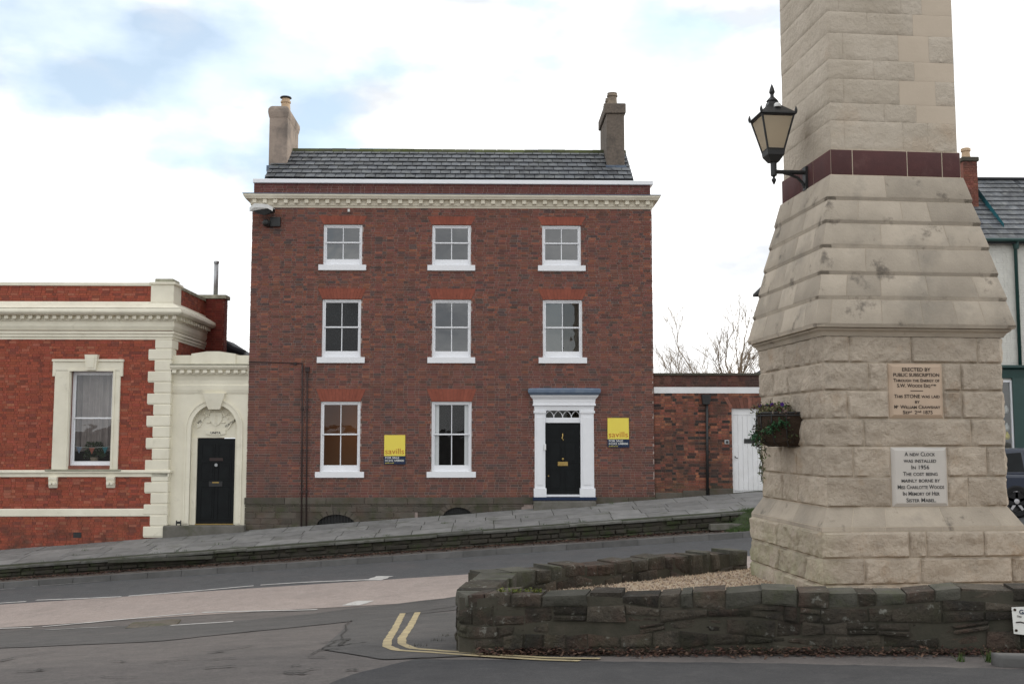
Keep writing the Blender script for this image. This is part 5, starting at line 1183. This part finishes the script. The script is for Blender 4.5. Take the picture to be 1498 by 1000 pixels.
# ------------------------------------------------------------------ island: gravel and its stone wall
def stone_wall(root, path, ztop, zbot, rows_, thick, name='stone', mat='wallstone', lmin=.10, lmax=.46, bul=.020, capmat='capstone', capl=(.16, .5)):
    P = [Vector((*p, 0)) for p in path]; Ls = [0]
    for a, b in zip(P, P[1:]): Ls.append(Ls[-1]+(b-a).length)
    def pos(s):
        k = max(j for j in range(len(Ls)-1) if Ls[j] <= s+1e-9); t = (s-Ls[k])/(Ls[k+1]-Ls[k]); return P[k].lerp(P[k+1], t)
    def inn(s):
        d = (pos(min(s+.15, Ls[-1]))-pos(max(s-.15, 0))).normalized(); return Vector((-d.y, d.x, 0))
    tot = Ls[-1]; ph = [random.uniform(0, 6) for _ in rows_]
    def zrow(r, s):
        if r == 0: return zbot(pos(s))
        if r == len(rows_)-1: return ztop(pos(s))
        f = rows_[r]+.035*math.sin(s*1.7+ph[r])+.03*math.sin(s*4.3+ph[r]*2)+.02*math.sin(s*9.1+ph[r]*3); return lerp(zbot(pos(s)), ztop(pos(s)), f)
    cmb = MB(); ks = frange(0, tot, .2)
    for a, b in zip(ks, ks[1:]):
        A, B = pos(a)+inn(a)*.002, pos(b)+inn(b)*.002
        cmb.hexa([(A.x, A.y, zbot(A)-.05), (B.x, B.y, zbot(B)-.05), (B.x, B.y, ztop(B)-.035), (A.x, A.y, ztop(A)-.035)], (inn(a)+inn(b))/2*(thick-.004))
    cmb.build('wall_core', 'dark', root)
    for r in range(len(rows_)-1):
        s = -random.uniform(0, .15); cap = r == len(rows_)-2
        while s < tot-.02:
            l = random.uniform(*(capl if cap else (lmin, lmax))); a, b = max(0, s), min(tot, s+l); s += l
            if tot-b < .1: b = tot; s = tot
            if b-a < .06: continue
            i = inn((a+b)/2); o = -i*random.uniform(-.012, .018)
            A, B = pos(a)+o, pos(b)+o; j = random.uniform(-.02, .016) if cap else 0
            tw = [random.uniform(-.012, .012) for _ in range(2)]
            jt = lambda m_=.010: random.uniform(-m_, m_)
            q = [Vector((A.x, A.y, zrow(r, a))), Vector((B.x, B.y, zrow(r, b))), Vector((B.x, B.y, zrow(r+1, b)+j+tw[0])), Vector((A.x, A.y, zrow(r+1, a)+j+tw[1]))]
            du = (q[1]-q[0]).normalized(); q[2] += du*jt(.018); q[3] += du*jt(.018)
            f = random.uniform(.38, .62); g = random.uniform(.35, .65); rnd = random.random()
            if rnd < .22 and not cap and b-a > .18: qs = [[q[0], q[1], q[1].lerp(q[2], f), q[0].lerp(q[3], f)], [q[0].lerp(q[3], f), q[1].lerp(q[2], f), q[2], q[3]]]
            elif rnd < .36 and b-a > .3: qs = [[q[0], q[0].lerp(q[1], g), q[3].lerp(q[2], g), q[3]], [q[0].lerp(q[1], g), q[1], q[2], q[3].lerp(q[2], g)]]
            else: qs = [q]
            for q in qs:
                oo = -i*jt(.014)
                MB().block([v+oo for v in q], i*(thick+random.uniform(-.02, .03)), bul*random.uniform(.4, 1.1), 6, 4, .014, both=True, rim=.022).build('cap_stone' if cap else name, (random.choice((capmat, mat, mat)) if cap else mat), root, rough_=True)
def gtop(p): return 2.45+.042*p.x+.012*math.sin(p.x*3.1)+.010*math.sin(p.x*7.7)
iw = thing('stone_wall', (2, 10, 1.95), 'low dark mossy stone wall edging the road in front of the clock tower', 'wall')
stone_wall(iw, [(-.10, 12.5), (-.24, 11.8), (-.33, 11.2), (-.29, 10.87), (-.10, 10.69), (.2, 10.6), (2.4, 10.09), (4.67, 9.56), (8.4, 8.69)], gtop, lambda p: ground(p.x, p.y)-.10, [0, .24, .42, .60, .80, 1], .40)
bw = thing('stone_wall', (1.8, 13.6, 1.95), 'low dark mossy stone wall behind the gravel, ending beside the tower', 'wall')
stone_wall(bw, [(-.05, 12.52), (.6, 12.93), (2.2, 13.92), (3.60, 14.80)], lambda p: 2.43+.004*p.x, lambda p: min(2.1, ground(p.x, p.y+.4))-.4, [0, .3, .5, .68, .84, 1], .36, bul=.025)
bed2 = sheet('gravel_bed', 'gravel', frange(-.1, 8.2, .4), frange(8.7, 15.2, .4), lambda x, d: 2.13)
keep = bed2.data
poly = [(.0, 10.8), (8.2, 8.95), (8.2, 15.2), (4.2, 15.2), (3.6, 14.9), (.0, 12.7)]
bpy.data.objects.remove(bed2)
m = MB(); m.add([(x, y, 2.14+.012*x) for x, y in poly], [tuple(range(len(poly)))]); m.build('gravel_bed', 'gravel', kind='structure')
m = MB(); rg = random.Random(5); cnt = 0
def inside(x, y):
    c = False
    for (a, b), (p, q) in zip(poly, poly[1:]+poly[:1]):
        if (b > y) != (q > y) and x < (p-a)*(y-b)/(q-b)+a: c = not c
    return c
while cnt < 9000:
    x, y = rg.uniform(.2, 4.6), rg.uniform(10.4, 15)
    if not inside(x, y): continue
    cnt += 1; r = rg.uniform(.012, .028); z = 2.14+.012*x+r*.3; k = rg.choice([(.46, .36, .26), (.38, .29, .21), (.30, .22, .16), (.52, .44, .34), (.22, .17, .13)])
    if x < 1.6 and rg.random() < .6: k = tuple(v*.5 for v in k)
    a = rg.uniform(0, 6.28); v = [(x+r*math.cos(a+2.09*i)*rg.uniform(.7, 1.2), y+r*math.sin(a+2.09*i)*rg.uniform(.7, 1.2), z-r*.4) for i in range(3)]+[(x+rg.uniform(-.3, .3)*r, y+rg.uniform(-.3, .3)*r, z+r*rg.uniform(.4, .8)), ]
    m.add(v, [(0, 1, 3), (1, 2, 3), (2, 0, 3)], k)
o = m.build('gravel', 'gravelst', kind='stuff'); tag(o, 'loose tan gravel filling the bed between the stone walls', 'gravel')
m = MB(); rp = random.Random(21)                    # moss cushions on the wall top
for (u, v, D) in [(733, 864, 10.72), (748, 866, 10.7), (757, 865, 10.7), (770, 866, 10.75), (782, 865, 10.7), (788, 864, 10.7)]:
    p = at(u, v, D); p.z = 2.475; leafclump(m, p, 45, .02, .016, [(.12, .14, .03), (.17, .17, .04), (.08, .11, .025)])
o = m.build('moss', 'green', kind='stuff'); tag(o, 'yellow green moss tufts on top of the low wall', 'moss')
# warning notice on the wall, loose kerb stone
nl = at(1480, 884, 9.5); wd = Vector((1, -.233, 0)).normalized(); nrm = Vector((-wd.y, wd.x, 0))
def NP(a, z, o=0): p = Vector((nl.x, 9.56-(nl.x-4.67)*.233-.075, nl.z))+wd*a-nrm*o; return Vector((p.x, p.y, nl.z-z))
no = thing('notice', tuple(NP(.1, .25)), 'small rust spotted white gas notice fixed to the low stone wall', 'sign')
m = MB().hexa([NP(0, .25), NP(.26, .27), NP(.25, .0), NP(-.01, .02)], nrm*.008); m.build('plate', 'signwhite', no)
text('GAS', 'navy', no, NP(.10, .075, .004), .055, rz=math.atan2(wd.y, wd.x), bold=.001); text('The', 'letter', no, NP(.05, .105, .004), .025, rz=math.atan2(wd.y, wd.x))
m = MB(); m.tube([NP(.02, .15, .003), NP(.06, .145, .003), NP(.10, .155, .003), NP(.15, .135, .003), NP(.22, .14, .003)], .006, 4); m.build('printed_mark', 'letter', no)
MB().hexa([NP(.12, .22, .002), NP(.22, .225, .002), NP(.22, .185, .002), NP(.12, .185, .002)], nrm*.002).build('printed_block', 'pot', no)
for a, z in ((.015, .04), (.02, .22)): 
    q = NP(a, z, .003); MB().lathe([(.012, -.004), (.012, .004), (.006, .006)], q, 8, 'y').build('screw', 'coir', no)
ks_ = thing('kerb_block', (4.65, 9.1, 2.0), 'loose rounded grey kerb block lying at the foot of the stone wall', 'kerb block')
h0 = hit(1462, 975); h1 = hit(1560, 980)
MB().block([h0+Vector((0, 0, -.02)), h1+Vector((0, 0, -.02)), h1+Vector((0, 0, .10)), h0+Vector((0, 0, .09))], (0, .14, 0), .02, 3, 2, 0, both=True, rim=.03).build('stone', 'kerb', ks_, smooth=True)

# ------------------------------------------------------------------ fallen leaves, weeds, grass
rp = random.Random(8)
def scatter_leaves(name, fn, n, size, cols, lab):
    m = MB()
    for _ in range(n):
        p = fn(); a = rp.uniform(0, 6.28); s = size*rp.uniform(.6, 1.4); d = Vector((math.cos(a), math.sin(a), rp.uniform(-.3, .5)))*s; e = Vector((-math.sin(a), math.cos(a), rp.uniform(-.4, .4)))*s*.55
        k = rp.choice(cols); f = rp.uniform(.6, 1.3); m.add([p-d, p+e, p+d, p-e], [(0, 1, 2), (0, 2, 3)], tuple(x*f for x in k))
    o = m.build(name, 'leaf', kind='stuff'); tag(o, lab, 'leaves')
LC = [(.075, .035, .025), (.055, .028, .022), (.095, .055, .035), (.035, .022, .018), (.11, .07, .05)]
def nearwall():
    x = rp.uniform(-.1, 5.2); d = abs(rp.gauss(0, .11 if x > 1.2 else .07)); yb = 10.6-(x-.2)*.2327 if x > .2 else 10.65; y = yb-.03-d; return Vector((x, y, ground(x, y)+.012+max(0, .07-d*.25)*rp.random()))
scatter_leaves('fallen_leaves', nearwall, 3200, .020, LC, 'drift of brown fallen leaves along the foot of the near wall')
def verge_():
    x = rp.uniform(-15, 7); 
    y = 28.56-abs(rp.gauss(0, .24)); y = max(27.76, y); return Vector((x, y, ground(x, 27.6)+.145+rp.random()*.03))
scatter_leaves('fallen_leaves', verge_, 6500, .034, LC, 'reddish fallen leaves lying on the verge below the raised pavement')
m = MB(); rp = random.Random(9)
def bank(x, d): return lerp(ground(x, 27.6)+.13, pave(x, 28.6)+.004, smooth01((d-28.0)/.55)*smooth01((x-6.2)/.8))
def tuft(c, n, r, h, cols):
    for _ in range(n):
        a = rp.uniform(0, 6.28); q = r*math.sqrt(rp.random()); p = c+Vector((q*math.cos(a), q*math.sin(a), 0)); t = Vector((rp.gauss(0, .3), rp.gauss(0, .3), 1)).normalized()*h*rp.uniform(.5, 1.2)
        s = Vector((math.cos(a+1), math.sin(a+1), 0))*h*.06; k = rp.choice(cols); m.add([p-s, p+s, p+t], [(0, 1, 2)], k)
G = [(.05, .10, .025), (.07, .12, .03), (.035, .075, .02), (.09, .12, .04)]
for _ in range(260):
    x = rp.uniform(6.35, 8.6); y = rp.uniform(27.85, 29.0); 
    zz = bank(x, y)+.01 
    tuft(Vector((x, y, zz)), 18, .14, .09, G)
o = m.build('grass', 'grass', kind='stuff'); tag(o, 'patch of green grass at the end of the raised pavement', 'grass')
m = MB()
sh = MB(); xs_ = frange(6.2, 8.8, .1); ds_ = frange(27.8, 29.0, .1)
sh.v = [(x, d, bank(x, d)+.008) for d in ds_ for x in xs_]; nx_ = len(xs_)
sh.f = [(j*nx_+i, j*nx_+i+1, (j+1)*nx_+i+1, (j+1)*nx_+i) for j in range(len(ds_)-1) for i in range(nx_-1)]; sh.t = [(.04, .055, .025)]*len(sh.f); sh.build('grass_bank', 'grass', kind='structure')
for _ in range(46):                                  # weeds at the foot of walls and in joints
    x = rp.uniform(-14.5, 4.8); y = rp.choice([31.5, 31.55, 29.55, 30.25, 28.92]); tuft(Vector((x, y, pave(x, y))), rp.randint(8, 26), .12, rp.uniform(.04, .08), G)
tuft(hit(1450, 968), 40, .05, .12, G); tuft(hit(1405, 967), 22, .04, .09, G)
for (u, v) in ((612, 946), (640, 938), (652, 931)): tuft(hit(u, v), 30, .10, .05, [(.03, .035, .02), (.05, .05, .03)])
o = m.build('weeds', 'grass', kind='stuff'); tag(o, 'small weeds growing in the paving joints and at the wall foot', 'weeds')

# ------------------------------------------------------------------ bare trees behind the garden wall
def bare_tree(base, stems, seed, lab, twig=.0075):
    rt = random.Random(seed); root = thing('bare_tree', tuple(base), lab, 'tree', 'bare winter trees behind the garden wall')
    trunk, crown = MB(), MB()
    def grow(m, p, d, L_, r, depth):
        pts = [p]; q = p
        for k in range(4): d = (d+Vector((rt.gauss(0, .08), rt.gauss(0, .08), rt.gauss(.03, .05)))).normalized(); q = q+d*L_/4; pts.append(q)
        m.tube(pts, [lerp(r, r*.65, k/4) for k in range(5)], 5 if depth > 2 else 3, cap=False)
        if depth == 0: return
        for k in range(rt.randint(3, 5) if depth > 1 else 4):
            i = rt.randint(1, 4); a = rt.uniform(.25, .65); ax = d.orthogonal(); ax.rotate(Quaternion(d, rt.uniform(0, 6.28))); nd_ = (d*math.cos(a)+ax*math.sin(a)); nd_.z += .18
            grow(crown, pts[i], nd_.normalized(), L_*rt.uniform(.5, .72), max(twig, r*.52), depth-1)
    for (dx, L_, r, lean) in stems: grow(trunk, base+Vector((dx, rt.uniform(-.6, .6), 0)), Vector((lean, rt.uniform(-.1, .1), 1)).normalized(), L_, r, 4)
    trunk.build('trunk', 'bark', root); crown.build('crown', 'bark', root)
    return root
TD = 46
def tree_at(u, D, stems, seed, lab): b = at(u, 640, D); b.z = 3.0; bare_tree(b, stems, seed, lab)
tree_at(1067, TD, [(0, 3.9, .085, .02), (-.35, 3.2, .06, -.16), (.4, 3.3, .06, .16)], 4, 'bare pale winter tree with forked stems rising behind the garden wall')
tree_at(1038, TD+2, [(-.2, 2.9, .06, -.16), (.4, 3.2, .06, -.02), (-.6, 2.5, .05, -.25)], 6, 'low bare bushy tree leaning towards the brick house behind the wall')
tree_at(1096, TD+1, [(0, 3.0, .06, .12), (-.3, 2.8, .06, -.05)], 15, 'bare bushy tree partly hidden by the clock tower')
tree_at(974, TD+6, [(-.5, 1.5, .04, -.1), (.3, 1.45, .04, .1)], 12, 'faint low bare tree just clearing the wall beside the brick house')

# ------------------------------------------------------------------ background building behind the tower
bg_ = thing('background_house', (11, 42, 3), 'far house of which only a dark eave and low roof show beside the tower', 'house')
p = at(1122, 440, 48); part_box('wall', 'render_r', bg_, p.x, p.x+4.5, 42, 48, 2, p.z-.3)
a = at(1101, 434, 48); MB().prism([(a.x, a.z), (a.x+.02, a.z+.12), (a.x+2.6, a.z+2.6), (a.x+5.2, a.z+.12), (a.x+5.2, a.z)], 'y', 41.7, 48).build('roof', 'roofdark', bg_, fix=True)
a = at(1084, 546, 41.6); MB().prism([(a.x, a.z-.3), (a.x+1.6, a.z+.6), (a.x+3, a.z+.6), (a.x+3, a.z-.3)], 'y', 40, 41.6).build('outhouse_roof', 'roofdark', bg_, fix=True)
part_box('outhouse_wall', 'garden_mortar', bg_, a.x+.2, a.x+3, 40.1, 41.5, 1.8, a.z-.28)

# ------------------------------------------------------------------ shop on the right, car in front of it
SD = 33.0
def sx(u, v=500): return at(u, v, SD).x
def sz(v): return at(1470, v, SD).z
shop = thing('white_shop', (17, SD, 3), 'white painted shop with dark green front, green drain pipe and slate roof', 'shop')
s0, s1 = sx(1432), sx(1432)+9
gy = pave(s0, H)-.3; se = sz(352); sf = sz(540)
wins_s = [(sx(1440, 590), sx(1481, 590), sz(668), sz(556))]
wall_open(MB(), s0, s1, gy, se, SD, wins_s, .15).build('wall', 'shopwhite', shop)
m = MB(); m.quad((s0, SD+7, gy), (s0, SD, gy), (s0, SD, se), (s0, SD+7, se)); m.build('side_wall', 'shopwhite', shop)
m = brickwork(MB(), (s0, SD), (1, 0), (0, -1), s1-s0, sf+.2, se, lambda: shade((.66, .65, .60), .06), gauge=.08); m.build('brick', 'shopwhite', shop, kind='stuff')
ry_ = SD+3.2; rze = at(1470, 263, ry_).z; rl = at(1430, 262, ry_).x
q0, q1 = Vector((s0-.2, SD-.25, se-.02)), Vector((s1+.2, SD-.25, se-.02))
rf = MB().hexa([q0, q1, (s1+.2, ry_, rze), (s0-.2, ry_, rze)], (0, 0, -.12)); rf.hexa([(s1+.2, SD+6.5, se), (s0-.2, SD+6.5, se), (s0-.2, ry_, rze), (s1+.2, ry_, rze)], (0, 0, -.12)); rf.prism([(SD+.02, se-.15), (ry_, rze-.14), (SD+6.4, se-.15)], 'x', s0+.01, s0+.2); rf = rf.build('roof', 'slatebase', shop)
upv = Vector((0, ry_-(SD-.25), rze-se)); sl2 = upv.length; upv.normalize(); n2 = Vector((0, -upv.z, upv.y)); nr2 = 13
for r in range(nr2):
    x = s0-.2-(.15 if r % 2 else 0)
    while x < s0+2.9:
        o0 = Vector((0, SD-.25, se))+upv*(sl2*r/nr2-.02)+n2*.04; o1 = Vector((0, SD-.25, se))+upv*(sl2*(r+1)/nr2+.03)+n2*.01; a, b = max(x, s0-.2)+.003, x+.297
        if b-a > .05: MB().hexa([(a, o0.y, o0.z), (b, o0.y, o0.z), (b, o1.y, o1.z), (a, o1.y, o1.z)], -n2*.012).build('slate', 'slate', rf)
        x += .30
m = MB(); x = s0+2.9                                   # the roof beyond the frame
for r in range(nr2):
    o0 = Vector((0, SD-.25, se))+upv*(sl2*r/nr2-.02)+n2*.04; o1 = Vector((0, SD-.25, se))+upv*(sl2*(r+1)/nr2+.03)+n2*.01
    m.hexa([(x, o0.y, o0.z), (s1+.2, o0.y, o0.z), (s1+.2, o1.y, o1.z), (x, o1.y, o1.z)], -n2*.012)
m.build('slate_courses', 'slate', rf)
# teal valley board running down the slope
def onroof(u, v):
    d = ray(u, v); P0 = q0; t = ((P0-Vector((0, 0, EYE))).dot(n2))/d.dot(n2); return Vector((0, 0, EYE))+d*t+n2*.07
va, vb = onroof(1423, 279), onroof(1468, 334); 
MB().hexa([va-Vector((0, 0, .05)), vb-Vector((0, 0, .05)), vb+Vector((0, 0, .10)), va+Vector((0, 0, .26))], (0, .05, 0)).build('valley_board', 'teal_paint', rf)
part_box('ridge', 'slatebase', rf, s0-.2, s1+.2, ry_-.12, ry_+.12, rze-.03, rze+.06)
c0, c1_ = at(1409.5, 250, SD+1.5).x, at(1432, 250, SD+1.5).x; czz = at(1420, 234, SD+1.5).z
ch = part_box('chimney', 'red_mortar', shop, c0, c1_-.06, SD+1.5, SD+2.3, se, czz-.05)
m = brickwork(MB(), (c0, SD+1.5), (1, 0), (0, -1), c1_-.06-c0, se, czz-.05, lambda: shade((.25, .10, .075), .2)); brickwork(m, (c1_-.06, SD+1.5), (0, 1), (1, 0), .8, se, czz-.05, lambda: shade((.25, .10, .075), .2)); m.build('brick', 'garden_brick', ch, kind='stuff')
bevel(part_box('chimney_cap', 'plinth', ch, c0-.05, c1_, SD+1.44, SD+2.36, czz-.05, czz+.1), .02)
MB().lathe([(.15, 0), (.13, .25), (.16, .27), (.16, .36), (.13, .38)], (at(1413, 230, SD+1.8).x, SD+1.8, czz+.1), 12).build('chimney_pot', 'pot', ch)
gt = MB().tube([(s0-.2, SD-.30, se-.03), (s1+.2, SD-.30, se-.03)], .06, 8).build('gutter', 'green_paint', shop)
dpx = sx(1486.5, 450); dpp = MB().tube([(dpx, SD-.28, se-.05), (dpx, SD-.12, se-.3), (dpx, SD-.10, sf)], .055, 10).build('drain_pipe', 'green_paint', shop, smooth=True)
MB().lathe([(.08, 0), (.11, .2), (.06, .2)], (dpx, SD-.16, se-.3), 10).build('hopper', 'green_paint', dpp)
moulding([(s0, SD), (s1, SD)], [(-.02, sf+.12), (.28, sf+.12), (.28, sf+.04), (.12, sf-.02), (.10, sz(553)), (-.02, sz(553))]).build('fascia', 'green_paint', shop)
for u0, u1 in ((1432, 1440), (1481, 1498)): part_box('pilaster', 'green_paint', shop, sx(u0, 600), sx(u1, 600), SD-.1, SD, gy, sz(553))
part_box('stall_riser', 'green_paint', shop, s0, s1, SD-.07, SD-.0, gy, sz(668))
frame_boxes(MB(), *wins_s[0], .06, SD-.03, SD+.05).build('shop_window', 'white', shop)
q = wins_s[0]; MB().quad((q[0], SD+.02, q[2]), (q[1], SD+.02, q[2]), (q[1], SD+.02, q[3]), (q[0], SD+.02, q[3])).build('pane', 'glass', shop)
room(shop, q[0], q[1], q[2], q[3], SD+.16, 1.2, 'interior', .2)
rp = random.Random(30)
for k in range(9):
    x = lerp(q[0], q[1], rp.uniform(.45, .97)); z = lerp(q[2], q[3], rp.uniform(.1, .62)); mt = rp.choice(['yellow', 'arch', 'navy', 'orange', 'signwhite', 'teal_paint'])
    MB().lathe([(.05, 0), (.09, .06), (.07, .16), (.03, .2), (.03, .25)], (x, SD+.35, z), 8).build('display_item', mt, shop)
# dark blue car
cz0 = at(1490, 757, 25.5); car = thing('parked_car', (cz0.x, 25.5, cz0.z), 'dark blue estate car parked by the kerb beyond the tower', 'car')
gzc = cz0.z; cx0 = cz0.x-1.0; cy0, cy1 = 25.55, 27.3                # rear wheel at cz0.x
def CP(x, z): return (cx0+x, gzc+z)
prof = [(0.05, .35), (0, .55), (.02, .95), (.18, 1.06), (4.0, 1.02), (4.45, .88), (4.62, .7), (4.65, .42), (4.5, .28), (.2, .28)]
body = MB().prism([CP(*p) for p in prof], 'y', cy0, cy1).build('body', 'carblue', car, fix=True); bevel(body, .09, 3)
cab = [(.12, 1.02), (.38, 1.55), (.65, 1.66), (2.2, 1.68), (2.75, 1.6), (3.55, 1.03)]; m = MB(); n = len(cab)
lo1 = [CP(*p) for p in cab]; vs = []
for y, t in ((cy0+.02, 1), (cy1-.02, -1)):
    for x, z in lo1: vs.append((x, y+t*(.22*max(0, (z-gzc-1.0))/.68), z))
m.add(vs, [tuple(range(n)), tuple(range(2*n-1, n-1, -1))]+[(i, i+n, (i+1) % n+n, (i+1) % n) for i in range(n)]); cb = m.build('cabin', 'carblue', car, fix=True); bevel(cb, .05, 2)
for pts in ([(.42, 1.1), (.56, 1.52), (1.25, 1.57), (1.25, 1.1)], [(1.33, 1.1), (1.33, 1.57), (2.2, 1.58), (2.2, 1.1)], [(2.28, 1.1), (2.28, 1.58), (2.62, 1.53), (3.3, 1.1)]):
    m = MB(); vv = [(cx0+x, cy0+.012+.22*(z-1.0)/.68, gzc+z) for x, z in pts]; m.add(vv+[(v[0], v[1]+.02, v[2]) for v in vv], [(0, 1, 2, 3), (7, 6, 5, 4)]+[(i, i+4, (i+1) % 4+4, (i+1) % 4) for i in range(4)]); m.build('side_window', 'black', car, fix=True)
part_box('tail_light', 'redlight', car, cx0-.012, cx0+.14, cy0-.006, cy0+.2, gzc+.72, gzc+.96)
part_box('bumper', 'tyre', car, cx0-.04, cx0+.35, cy0-.01, cy1+.01, gzc+.36, gzc+.52)
part_box('wheel_arch', 'tyre', car, cx0+.58, cx0+1.42, cy0-.008, cy0+.05, gzc+.3, gzc+.62)
RW = .39
for wx in (1.0, 3.75):
    for wy, s in ((cy0-.02, 1), (cy1+.02, -1)):
        m = MB().lathe([(RW*.66, 0), (RW*.9, -.015*s), (RW, .03*s), (RW, .18*s), (RW*.6, .2*s)], (cx0+wx, wy, gzc+RW), 28, 'y', cap=False); wh = m.build('wheel', 'tyre', car, fix=True)
        m = MB().lathe([(RW*.68, .0), (RW*.62, .02*s), (RW*.60, .10*s), (0, .11*s)], (cx0+wx, wy, gzc+RW), 24, 'y', cap=False); m.build('rim_barrel', 'iron', wh)
        m = MB()
        for k in range(5):
            a = 2*math.pi*k/5+.3; d = Vector((math.cos(a), 0, math.sin(a))); e = Vector((-math.sin(a), 0, math.cos(a))); c = Vector((cx0+wx, wy+.012*s, gzc+RW))
            m.hexa([c+d*.04-e*.035, c+d*RW*.64-e*.028, c+d*RW*.64+e*.028, c+d*.04+e*.035], (0, .03*s, 0))
        m.lathe([(.07, .0), (.06, -.012*s), (0, -.015*s)], (cx0+wx, wy+.012*s, gzc+RW), 12, 'y'); m.lathe([(RW*.70, 0), (RW*.70, .02*s), (RW*.62, .02*s), (RW*.62, 0)], (cx0+wx, wy-.004*s, gzc+RW), 28, 'y', cap=False); m.build('rim', 'alloy', wh, fix=True)
